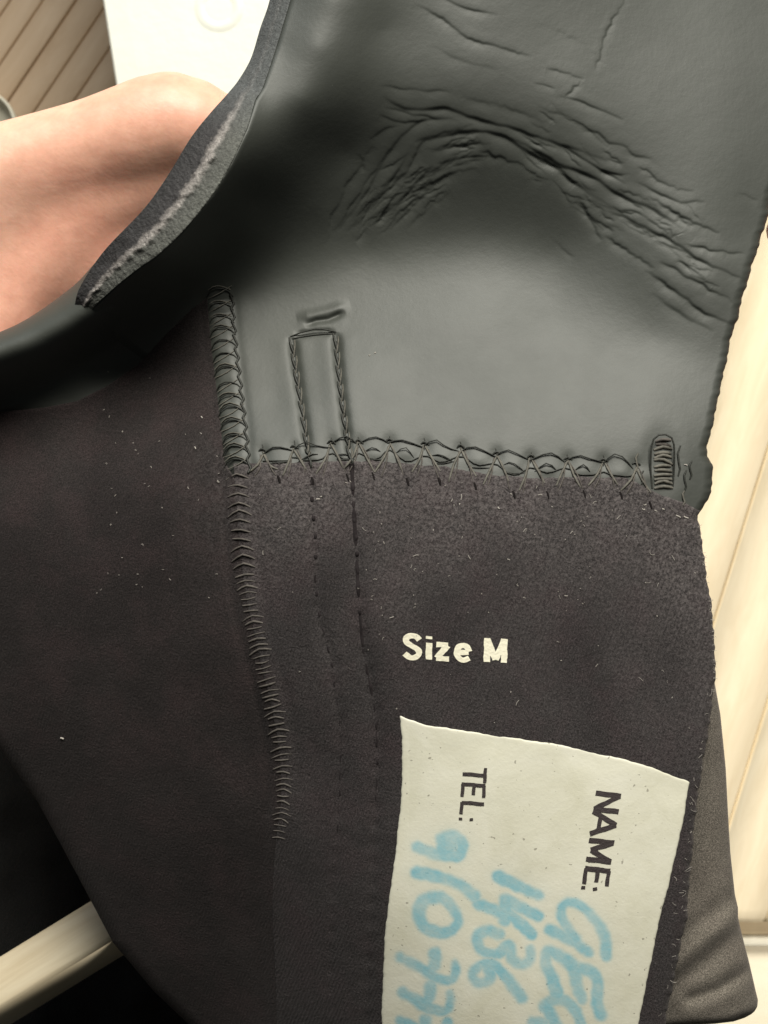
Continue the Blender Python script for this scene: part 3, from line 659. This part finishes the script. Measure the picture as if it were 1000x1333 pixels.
def unit(a): a = np.array(a, float); return a/np.linalg.norm(a)
print_mesh([('N', 0), ('A', 26), ('M', 61), ('E', 98), (':', 123)], (776, 1030), unit((-15, 105)), unit((1.0, 0.17)), 33, 5.4, 0.34, BLK, 'name_print', tag, 'black printed word NAME', -0.05, 1.25)
print_mesh([('T', 0), ('E', 21), ('L', 45), (':', 66)], (603, 997), unit((-5, 70)), unit((1.0, 0.10)), 31, 4.5, 0.34, BLK, 'telephone_print', tag, 'black printed word TEL', -0.02, 1.05)
print_mesh([('S', 0), ('i', 30), ('z', 42), ('e', 68), ('M', 106)], (525, 857), unit((1.0, 0.045)), unit((0.02, -1.0)), 31, 6.9, 0.16, CRM, 'size_print', suit, 'cream printed words Size M', 0.0, 1.20)

# ------------------------------------------------------------------ stitching
def thread(pts, lift, r, bow=0.0, n=5, sides=5, taper=True):
    """thread following the surface, with its middle bowed up; r and lift in mm"""
    p = smooth_path(pts, n); z = surf(p[:, 0], p[:, 1], 0)
    t = np.linspace(0, 1, n)
    # keep above the chord so it bridges hollows
    z = np.maximum(z, z[0]+(z[-1]-z[0])*t-0.15)+lift*(0.15+0.85*np.sin(math.pi*t)**0.6)+bow*np.sin(math.pi*t)
    rr_ = r*np.where((t == 0) | (t == 1), 0.7, 1) if taper else r
    return tube(W(p[:, 0], p[:, 1], z), np.asarray(rr_)/1000, sides)
def stitch(pts, mat, parent, lift=0.15, r=0.17, bow=0.2, n=5):
    return link('stitch', tubes([thread(pts, lift, r, bow, n)]), mat, parent)
def at_arc(path, s):
    d = np.r_[0, np.cumsum(np.linalg.norm(np.diff(path, axis=0), axis=1))]
    p = np.array([np.interp(s, d, path[:, 0]), np.interp(s, d, path[:, 1])])
    q = np.array([np.interp(s+2, d, path[:, 0]), np.interp(s+2, d, path[:, 1])]); t = (q-p)/(np.linalg.norm(q-p)+1e-9)
    return p, t, np.array([-t[1], t[0]])*-1
# ladder (flatlock) seam
run = []
for a, b in ((12, 250),):
    pts = [];
    for s in np.arange(a, b, 6):
        p, t, nn = at_arc(SEAM1, s); pts.append(p+nn*(17+2.5*math.sin(s/18*2*math.pi)))
    pts = np.array(pts); z = surf(pts[:, 0], pts[:, 1], 0.25); run.append(tube(W(pts[:, 0], pts[:, 1], z), 0.28/1000, 5))
fs = link('ladder_seam', tubes(run), THREAD, suit, label='ladder stitched seam running down beside the collar')
s = 10.0
while s < 730:
    p, t, nn = at_arc(SEAM1, s)
    j = random.uniform(-1, 1)
    if s < 245:
        wl, wr = 16+j, 19+j; up = 8+2*j
        stitch([p-nn*wl+t*4, p-nn*wl*0.6-t*up*0.7, p-t*up, p+nn*wr*0.6-t*up*0.5, p+nn*wr+t*5], THREAD, fs, 0.12, 0.17, 0.10, 6)
        stitch([p-nn*(wl-1)+t*6, p+t*(1+2*j), p+nn*(wr-1)-t*9], THREAD2, fs, 0.12, 0.14, 0.10, 5)
        if random.random() < .6: stitch([p-nn*(wl-2)-t*5, p-nn*2-t*(up+4+j), p+nn*(wr-3)-t*4], THREAD2, fs, 0.12, 0.15, 0.10, 5)
        s += 17.5+random.uniform(-1.5, 1.5)
    elif s < 370:
        wl = 13+2*j; up = 4+2*j
        stitch([p-nn*wl+t*3*j, p-t*up, p+nn*(wl+1)+t*2], THREAD3, fs, 0.12, 0.24, 0.1, 5)
        s += 11.5+random.uniform(-2, 2)
    else:
        wl = (12+3.0*j)*(1-0.25*max(0, s-560)/170); k_ = random.uniform(-1, 1)
        stitch([p-nn*wl+t*(2.5*j), p-t*(2+2*k_), p+nn*(wl+k_)+t*2*k_], THREAD3, fs, 0.0, 0.26*random.uniform(.7, 1.15)*(1-0.3*max(0, s-560)/170), 0.0, 5)
        s += 7.6+random.uniform(-1, 1)
# cross stitching along the collar edge
run = []
cpts = []
for i, (x, y) in enumerate(PEAKS):
    cpts += [(x, y+1), (x+22, y+13+3*math.sin(i*2.1))]
pl = smooth_path(np.array(cpts[:-1]), 70); pl = pl+np.c_[0*pl[:, 0], 10+2*np.sin(pl[:, 0]/17)]
pl[:, 1] = np.minimum(pl[:, 1], seam2_y(pl[:, 0])-3)
run.append(tube(W(pl[:, 0], pl[:, 1], surf(pl[:, 0], pl[:, 1], 0.18)), 0.15/1000, 5))
cs = link('cross_stitching', tubes(run), THREAD, suit, label='row of crossed overlock stitches joining collar and jersey')
for i, (x, y) in enumerate(PEAKS):
    j = random.uniform(-1, 1); sy = float(seam2_y(x))
    q = lambda a=2.0: random.uniform(-a, a)
    stitch([(x+q(), y+q()), (x-7+q(), y+17+q()), (x-17+q(3), sy+13+q(4))], THREAD2, cs, 0.12, 0.27, 0.08)
    stitch([(x-2+q(), y+4+q()), (x-4+q(), y+20+q()), (x-11+q(3), sy+16+q(4))], THREAD3, cs, 0.15, 0.15, 0.1)
    stitch([(x+q(), y+q()), (x+9+q(), y+17+q()), (x+18+q(3), sy+11+q(4))], THREAD2, cs, 0.12, 0.28, 0.08)
    stitch([(x+3+q(), y+3+q()), (x+12+q(), y+20+q()), (x+17+q(3), sy+15+q(4))], THREAD3, cs, 0.15, 0.16, 0.1)
    if i+1 < len(PEAKS):
        x2, y2 = PEAKS[i+1]; w_ = x2-x
        stitch([(x-3+q(), y+3+q()), (x+w_*.28, y-6+q(4)), (x+w_*.6, y-5+(y2-y)*.6+q(5)), (x2+q(4), y2+3+q())], THREAD, cs, 0.2, random.uniform(.13, .2), 0.25, 6)
        if random.random() < .6: stitch([(x+7+q(3), y+16+q(4)), (x+w_*.45, y+9+q(4)), (x+w_*random.uniform(.6, .95), y2+14+q(4))], THREAD, cs, 0.2, random.uniform(.11, .17), 0.2)
        if random.random() < .6: stitch([(x+w_*.2, sy-4+q()), (x+w_*.5, sy-2+q()), (x+w_*.85, sy-3+q())], THREAD, cs, 0.12, .11, 0.1)
    stitch([(x-5, y-1+q(1)), (x+q(1), y-5+q(1)), (x+6, y+q(1))], THREAD, cs, 0.1, 0.26, 0.05)
    stitch([(x+q(1), y-9+q(2)), (x+1, y-3), (x+q(1), y+6)], THREAD, cs, 0.05, 0.16, 0.0, 4)
    # the needle hole in the jersey
    hx = x+22+3*j; hy = float(seam2_y(hx))+22+3*j
    stitch([(hx-2, hy-5), (hx, hy), (hx+1, hy+5)], PITM, cs, -0.05, random.uniform(.28, .4), 0.0, 4)
# boxed lock stitching of the loop and the two lines that go on below it
bx = link('box_stitching', tubes([thread([(378, 438), (395, 432), (415, 428), (438, 432)], 0.2, 0.17, 0.15, 12), thread([(380, 441), (408, 436), (437, 434)], 0.2, 0.15, 0.1, 10)]), THREAD, suit, label='narrow boxed row of dark stitches on the collar')
for path in (BOXL, BOXR):
    L = np.linalg.norm(np.diff(path, axis=0), axis=1).sum(); s = 2
    while s < L-6:
        p, t, nn = at_arc(path, s); q, t2, n2_ = at_arc(path, min(L, s+24)); j = random.uniform(-1, 1)
        stitch([p-nn*3.5, (p+q)/2-nn*(1.5+j), q+nn*1.0], THREAD, bx, 0.25, 0.30, 0.2)
        stitch([p+nn*3.0+t*4, (p+q)/2+nn*2.5, q-nn*1.5+t*3], THREAD2, bx, 0.3, 0.17, 0.2)
        stitch([p-nn*1+t*10, p+nn*1.5+t*17, p+nn*0.5+t*25], THREAD, bx, 0.2, 0.30, 0.1)
        s += 21
def run_line(path, name, label, smax, r0, dots):
    L = np.linalg.norm(np.diff(path, axis=0), axis=1).sum()
    pp = smooth_path(path[::4], 160); t = np.linspace(0, 1, 160)*L
    rad = r0*np.clip(1.15-t/smax, 0.05, 1)*(0.75+0.35*np.sin(t/11)+0.25*np.sin(t/5.3+1))
    base = link(name, tubes([tube(W(pp[:, 0], pp[:, 1], surf(pp[:, 0], pp[:, 1], 0)-rad*0.55-0.05), np.clip(rad, .03, 1)/1000, 6)]), GROOVE, suit, label=label)
    s = 8
    while s < min(L, smax):
        p, t, nn = at_arc(path, s); q, _, _ = at_arc(path, s+random.uniform(5, 10))
        stitch([p, (p+q)/2+nn*random.uniform(-1.5, 1.5), q], GROOVE, base, -0.06, dots*max(.4, 1-0.6*s/smax)*random.uniform(.6, 1.2), 0.0, 4)
        s += 24+random.uniform(-3, 3)
GROOVE = mat_simple('sunk_thread', (0.022, 0.018, 0.019), 0.9, 0.1, 0.3, 700)
run_line(LINL, 'running_stitch_line', 'dotted line of stitches down the jersey, nearer the ladder seam', 500, 0.20, 0.50)
run_line(LINR, 'running_stitch_line', 'dotted line of stitches down the jersey, nearer the size print', 520, 0.85, 0.50)
# bar tack at the right end of the cross stitching
bt = link('bar_tack', tubes([thread([(849, 636), (847, 605), (850, 574), (862, 565), (876, 572), (878, 600), (876, 634)], 0.02, 0.20, 0.0, 18, 6, False)]), THREAD, suit, label='dense oval bar tack near the right edge')
for k in range(12):
    y = 573+k*5.6; j = random.uniform(-2, 2)
    stitch([(852+random.uniform(-1, 2), y+j), (863, y-2+random.uniform(-2, 2)), (875+random.uniform(-2, 1), y+2-j)], THREAD2 if random.random() < .7 else THREAD3, bt, 0.05, 0.42, 0.16)
for (x, y, d) in ((829, 602, 12), (836, 622, 9), (884, 600, 20), (892, 626, 14), (899, 612, 12), (890, 648, 10)):
    stitch([(x+2, y-d), (x-2, y-d*.3), (x+2, y+d*.4), (x-1, y+d)], random.choice((THREAD, THREAD2)), bt, 0.12, 0.22, 0.1)
# lint, frayed fibres, pale thread ends
fib = []
def fibre(x, y, L, a, r, z=0.15):
    p = smooth_path([(x, y), (x+L*.5*math.cos(a)+random.uniform(-2, 2), y+L*.5*math.sin(a)+random.uniform(-2, 2)), (x+L*math.cos(a), y+L*math.sin(a))], 4)
    fib.append(tube(W(p[:, 0], p[:, 1], surf(p[:, 0], p[:, 1], z)), r/1000, 4))
for k in range(120):
    if k % 3: x = random.uniform(470, 915); y = random.gauss(720, 70)
    else: x = random.uniform(330, 900); y = random.uniform(640, 960)
    if y < float(seam2_y(x))+8 or x > float(right_x(y))-8 or y > TT(max(521, x))-6: continue
    fibre(x, y, random.choice((.6, .8, 1.2, 1.5, 3, 6))*random.uniform(.7, 1.3), random.uniform(0, 6.28), random.uniform(.03, .09))
for k in range(40):
    x = random.uniform(120, 285); y = random.uniform(480, 780); fibre(x, y, random.uniform(1, 3), random.uniform(0, 6.28), random.uniform(.03, .08))
fibre(79, 961, 4, 0.3, .22); fibre(262, 542, 3, 1, .16); fibre(253, 582, 3, 1, .13); fibre(284, 625, 3, 1, .16)
for k in range(26):
    y = random.uniform(890, 1333); x = float(right_x(y))-random.uniform(0, 8); fibre(x-2, y, random.uniform(3, 12), random.gauss(0.2, 1.2), random.uniform(.02, .05), -0.1)
for k in range(18):
    y = random.uniform(1000, 1333); x = float(right_x(y))-random.uniform(4, 22); fibre(x, y, random.uniform(2, 8), random.uniform(0, 6.28), random.uniform(.02, .06), 0.05)
for (x, y, L) in ((417, 646, 5), (412, 650, 6), (449, 628, 6), (455, 626, 5), (891, 605, 8), (838, 656, 7), (852, 664, 8), (862, 662, 7), (880, 671, 10), (890, 672, 8), (648, 660, 5), (836, 662, 6), (735, 775, 9), (480, 462, 3), (487, 460, 3)):
    fibre(x, y, L*random.uniform(.4, .9), random.uniform(-.4, .8), random.uniform(.08, .2), 0.1)
for k in range(46):
    y = random.uniform(680, 900); x = float(right_x(y)); fibre(x-3, y, random.uniform(3, 7), random.gauss(0, .7), .035, -0.6)
link('lint', tubes(fib), LINT, suit, kind='stuff', label='pale lint and frayed thread ends on the jersey')

# ------------------------------------------------------------------ hands
def surface_nets(f, lo, hi, step):
    ax = [np.arange(l, h+step, step) for l, h in zip(lo, hi)]
    X, Y, Z = np.meshgrid(*ax, indexing='ij'); v = f(X, Y, Z)
    ins = v < 0; nx, ny, nz = v.shape
    acc = np.zeros((nx-1, ny-1, nz-1, 3)); cnt = np.zeros((nx-1, ny-1, nz-1))
    cor = [(i, j, k) for i in (0, 1) for j in (0, 1) for k in (0, 1)]
    sl = lambda c: (slice(c[0], nx-1+c[0]), slice(c[1], ny-1+c[1]), slice(c[2], nz-1+c[2]))
    for a in cor:
        for d in range(3):
            if a[d]: continue
            b = list(a); b[d] = 1
            va = v[sl(a)]; vb = v[sl(b)]; cr = (va < 0) != (vb < 0)
            t = np.where(cr, va/(va-vb+1e-12), 0)
            p = np.zeros(va.shape+(3,)); p[...] = a; p[..., d] += t
            acc += p*cr[..., None]; cnt += cr
    act = cnt > 0; idx = -np.ones(act.shape, int); idx[act] = np.arange(act.sum())
    g = np.argwhere(act); V = np.array(lo)+step*(g+acc[act]/cnt[act][:, None])
    F = []
    for d in range(3):
        e = [slice(1, -1)]*3; e[d] = slice(0, -1)
        a = ins[tuple(slice(1, n-1) if q != d else slice(0, n-1) for q, n in enumerate(v.shape))]
        b = ins[tuple(slice(1, n-1) if q != d else slice(1, n) for q, n in enumerate(v.shape))]
        w_ = np.argwhere(a != b); fl_ = a[tuple(w_.T)]
        off = np.ones(3, int); off[d] = 0; c = w_+off
        q1, q2 = (d+1) % 3, (d+2) % 3
        u = np.zeros(3, int); u[q1] = 1; z = np.zeros(3, int); z[q2] = 1
        q = np.stack([idx[tuple((c-u-z).T)], idx[tuple((c-z).T)], idx[tuple(c.T)], idx[tuple((c-u).T)]], -1)
        q[~fl_] = q[~fl_][:, ::-1]; F.append(q)
    return V, np.concatenate(F)
def hand_mesh(chains, step):
    """chains: lists of (px, py, z mm, r mm); tapered capsules along each chain, chains joined by a smooth union: one continuous skin"""
    CH = []
    for ch, kk in chains:
        p = smooth_path([(*(W(x, y, z)*1000), r) for x, y, z, r in ch], 4*len(ch)) if len(ch) > 2 else np.array([(*(W(x, y, z)*1000), r) for x, y, z, r in ch])
        CH.append((p, kk))
    allp = np.concatenate([c[0] for c in CH]); lo = (allp[:, :3]-allp[:, 3:]).min(0)-4; hi = (allp[:, :3]+allp[:, 3:]).max(0)+4
    def f(X, Y, Z):
        out = None
        X = X.astype(np.float32); Y = Y.astype(np.float32); Z = Z.astype(np.float32)
        for p, kk in CH:
            c = None
            for a, b in zip(p[:-1], p[1:]):
                d = b[:3]-a[:3]; L2 = (d**2).sum()+1e-9
                t = np.clip(((X-a[0])*d[0]+(Y-a[1])*d[1]+(Z-a[2])*d[2])/L2, 0, 1)
                s = np.sqrt((X-a[0]-t*d[0])**2+(Y-a[1]-t*d[1])**2+(Z-a[2]-t*d[2])**2)-(a[3]+(b[3]-a[3])*t)
                c = s if c is None else np.minimum(c, s)
            if out is None: out = c
            else:
                h = np.clip(0.5+0.5*(out-c)/kk, 0, 1); out = out*(1-h)+c*h-kk*h*(1-h)
        return out
    V, F = surface_nets(f, lo, hi, step)
    return mesh(V/1000, F)
hand = [
 ([(-520, 560, -66, 31), (-330, 455, -60, 28), (-140, 385, -54, 27), (60, 345, -51.5, 25), (230, 320, -52, 22), (330, 330, -56, 17)], 8),   # forearm and palm
 ([(-330, 350, -50, 20), (-150, 285, -40, 15.5), (0, 238, -34, 13.6), (120, 202, -31, 12.9), (180, 180, -29, 12.9), (226, 167, -29, 12.9), (280, 188, -31, 11.6), (340, 230, -36, 10.4), (400, 275, -40, 9.8), (470, 320, -42, 8.6), (505, 345, -42, 6.5)], 9),
 ([(-70, 560, -40, 10), (0, 440, -36, 9.5), (50, 350, -34, 8.5), (115, 290, -32.5, 7.8), (195, 250, -32, 7.2), (290, 232, -34, 7)], 4),   # tendon ridge that curves round the web
 ([(-120, 470, -40, 13), (-45, 350, -38, 11), (40, 272, -35, 9), (150, 232, -33.5, 8), (260, 215, -35, 8)], 8),
 ([(320, 310, -50, 10.5), (440, 360, -53, 9), (530, 410, -51, 8.2), (590, 450, -45, 7)], 3),
 ([(270, 400, -58, 11), (410, 450, -60, 9.4), (510, 510, -56, 8.6), (570, 550, -48, 7.4)], 3),
 ([(200, 440, -60, 11), (340, 530, -62, 9), (430, 590, -57, 8.2), (480, 630, -50, 7)], 3),
 ([(120, 460, -60, 11), (250, 600, -62, 8), (320, 650, -57, 7.2), (360, 690, -51, 6.2)], 3)]
hm = hand_mesh(hand, 1.3)
link('hand', hm, SKIN, None, label='bare hand behind the frayed collar edge, thumb knuckle raised', cat='hand')
hand2 = [
 ([(1900, 500, -60, 30), (1600, 420, -52, 26)], 8), ([(1600, 420, -52, 24), (1430, 380, -46, 20), (1330, 350, -44, 16)], 8),
 ([(1330, 300, -44, 11), (1230, 285, -40, 9.5), (1120, 290, -34, 8.6), (1055, 298, -28, 7.6), (1022, 299, -25, 4.6)], 3),
 ([(1320, 360, -46, 11), (1220, 365, -46, 9.5), (1120, 385, -42, 8.6), (1075, 410, -38, 7)], 3),
 ([(1320, 420, -48, 10.5), (1230, 440, -50, 9), (1150, 465, -46, 8.2), (1105, 490, -42, 6.8)], 3),
 ([(1340, 480, -50, 9.5), (1270, 510, -52, 8), (1210, 535, -48, 7), (1170, 550, -44, 6)], 3),
 ([(1450, 330, -40, 15), (1380, 220, -30, 11), (1300, 150, -24, 9.4), (1230, 120, -22, 7)], 4)]
link('hand', hand_mesh(hand2, 1.9), SKIN, None, label='fingertip just showing past the collar at the right edge of the photo', cat='hand')

# ------------------------------------------------------------------ things below the garment
# white moulded panel with a faint embossed ring
ZW = 0.30
def rrect(cx, cy, lx, ly, r, n=6):
    P = []
    for (sx, sy, a0) in ((1, 1, 0), (-1, 1, 90), (-1, -1, 180), (1, -1, 270)):
        for i in range(n+1):
            a = math.radians(a0+90*i/n); P.append((cx+sx*(lx/2-r)+r*math.cos(a), cy+sy*(ly/2-r)+r*math.sin(a)))
    return np.array(P)
a0 = at(152, 122, ZW); a1 = at(133, 0, ZW); ed = (a1-a0)[:2]; ed /= np.linalg.norm(ed); wang = math.atan2(ed[1], ed[0])-math.pi/2
lx, ly = 0.30, 0.46
V = []; F = []; rings = [(0.0, -ZW+0.002), (0.0, -0.003), (0.0004, -0.001), (0.0012, 0.0), (0.012, 0.0003)]
for ins_, z in rings:
    for p in rrect(0, 0, lx-2*ins_, ly-2*ins_, 0.012-ins_*0.6): V.append((p[0], p[1], z))
k = 28
for i in range(len(rings)-1):
    for j in range(k): F.append((i*k+j, i*k+(j+1) % k, (i+1)*k+(j+1) % k, (i+1)*k+j))
V.append((0, 0, 0.0003)); V2 = np.array(V)
Fq = [f for f in F]; top0 = (len(rings)-1)*k
for j in range(0, k, 1): Fq.append((top0+j, top0+(j+1) % k, len(V)-1, len(V)-1))
wm = bpy.data.meshes.new('white_box'); wm.from_pydata([tuple(v) for v in V2], [], [f if f[2] != f[3] else f[:3] for f in Fq]); wm.update()
WHITE = mat_simple('white_plastic', (0.83, 0.83, 0.75), 0.45, 0.4, 0.03, 25, 0.25, 0.0016)
# box left edge passes through a0-a1
off = np.array([math.cos(wang), math.sin(wang)])
cen = a0[:2]+off*lx/2+ed*0.12
wb = bpy.data.objects.new('white_box', None); C.objects.link(wb); wb.location = (cen[0], cen[1], ZW); wb.rotation_euler = (0, 0, wang)
wb['label'] = 'white plastic box with an embossed ring in its top, behind the hand'; wb['category'] = 'box'
link('box_body', wm, WHITE, wb, smooth=False)
rc = at(285, 10, ZW)[:2]-cen; c_, s_ = math.cos(-wang), math.sin(-wang); rc = (c_*rc[0]-s_*rc[1], s_*rc[0]+c_*rc[1])
a = np.linspace(0, 2*math.pi, 64, endpoint=False); R0 = 25/PPM*(1-(ZW-Z0)*1000/D)/1000
V = []; prof = [(-0.0028, 0.00005), (-0.0014, 0.0004), (0, 0.0006), (0.0014, 0.0004), (0.0028, 0.00005)]
for dr, dz in prof:
    for t in a: V.append((rc[0]+(R0+dr)*math.cos(t), rc[1]+(R0+dr)*math.sin(t), 0.0003+dz))
F = [(i*64+j, i*64+(j+1) % 64, (i+1)*64+(j+1) % 64, (i+1)*64+j) for i in range(4) for j in range(64)]
link('embossed_ring', mesh(np.array(V), np.array(F)[:, ::-1]), WHITE, wb)
# grey dish with a pale rim on the brown boards
def lathe(prof, n=48):
    a = np.linspace(0, 2*math.pi, n, endpoint=False)
    V = [(r*math.cos(t), r*math.sin(t), z) for r, z in prof for t in a]
    F = [(i*n+j, i*n+(j+1) % n, (i+1)*n+(j+1) % n, (i+1)*n+j) for i in range(len(prof)-1) for j in range(n)]
    return mesh(np.array(V), np.array(F)[:, ::1])
dr = at(-28, 168, 0.05); kx = (1-(0.05-Z0)*1000/D)/PPM/1000
dish = bpy.data.objects.new('dish', None); C.objects.link(dish); dish.location = (dr[0], dr[1], ZB+0.001)
dish['label'] = 'grey round dish with a pale rim, cut off by the left edge above the wrist'; dish['category'] = 'dish'
R = 52*kx
link('bowl', lathe([(0.0001, 0.012), (R*0.5, 0.012), (R*0.8, 0.015), (R*0.9, 0.021)]), mat_simple('grey_glaze', (0.50, 0.47, 0.38), 0.5, 0.4, 0.1, 30, 0.1), dish)
link('rim', lathe([(R*0.895, 0.0205), (R*0.93, 0.0245), (R*0.97, 0.0245), (R, 0.020), (R*0.92, 0.004), (R*0.7, 0.0), (0.0001, 0.0)]), mat_simple('pale_glaze', (0.80, 0.75, 0.62), 0.4, 0.4, 0.06, 30, 0), dish)
# black cloth heap under the lower left
n8 = 150
gx = np.linspace(-420, 600, n8)[None, :]+np.zeros((n8, 1)); gy = np.linspace(900, 1800, n8)[:, None]+np.zeros((1, n8))
z8 = -95+9*wob(gx, gy, 420, 3)+4*wob(gx, gy, 170, 14)+1.2*wob(gx, gy, 60, 25)
BLACKC = mat_jersey('black_cloth', (0.007, 0.007, 0.0065), (0.012, 0.0115, 0.011), (0.01, 0.009, 0.009), 0.2)
link('black_cloth', sheet(gx, gy, z8, 3), BLACKC, None, label='black cloth in shadow below the left side of the wetsuit', cat='cloth')
# pale wooden rail lying over the black cloth
ra = at(-420, 1555, 0.66)
def railpt(px, py, z): return W(px, py, z)
zr = -62.0
A = railpt(-330, 1480, zr); B = railpt(330, 1075, zr)
dvr = (B-A); Lr = np.linalg.norm(dvr); dvr /= Lr
rail = bpy.data.objects.new('wooden_rail', prism_box(0, 0, -0.016, 0, Lr, 0.0125, 0.0012)); C.objects.link(rail)
rail.data.materials.append(mat_wood('pale_rail_wood', (0.55, 0.45, 0.30), (0.70, 0.61, 0.45), 0, (1, 12, 1), 0.5, 18))
mid = (A+B)/2; rail.location = mid; rail.rotation_euler = (math.radians(-28), 0, math.atan2(dvr[1], dvr[0])); rail.rotation_mode = 'XYZ'
rail['label'] = 'pale square wooden rail crossing the black cloth at lower left'; rail['category'] = 'rail'
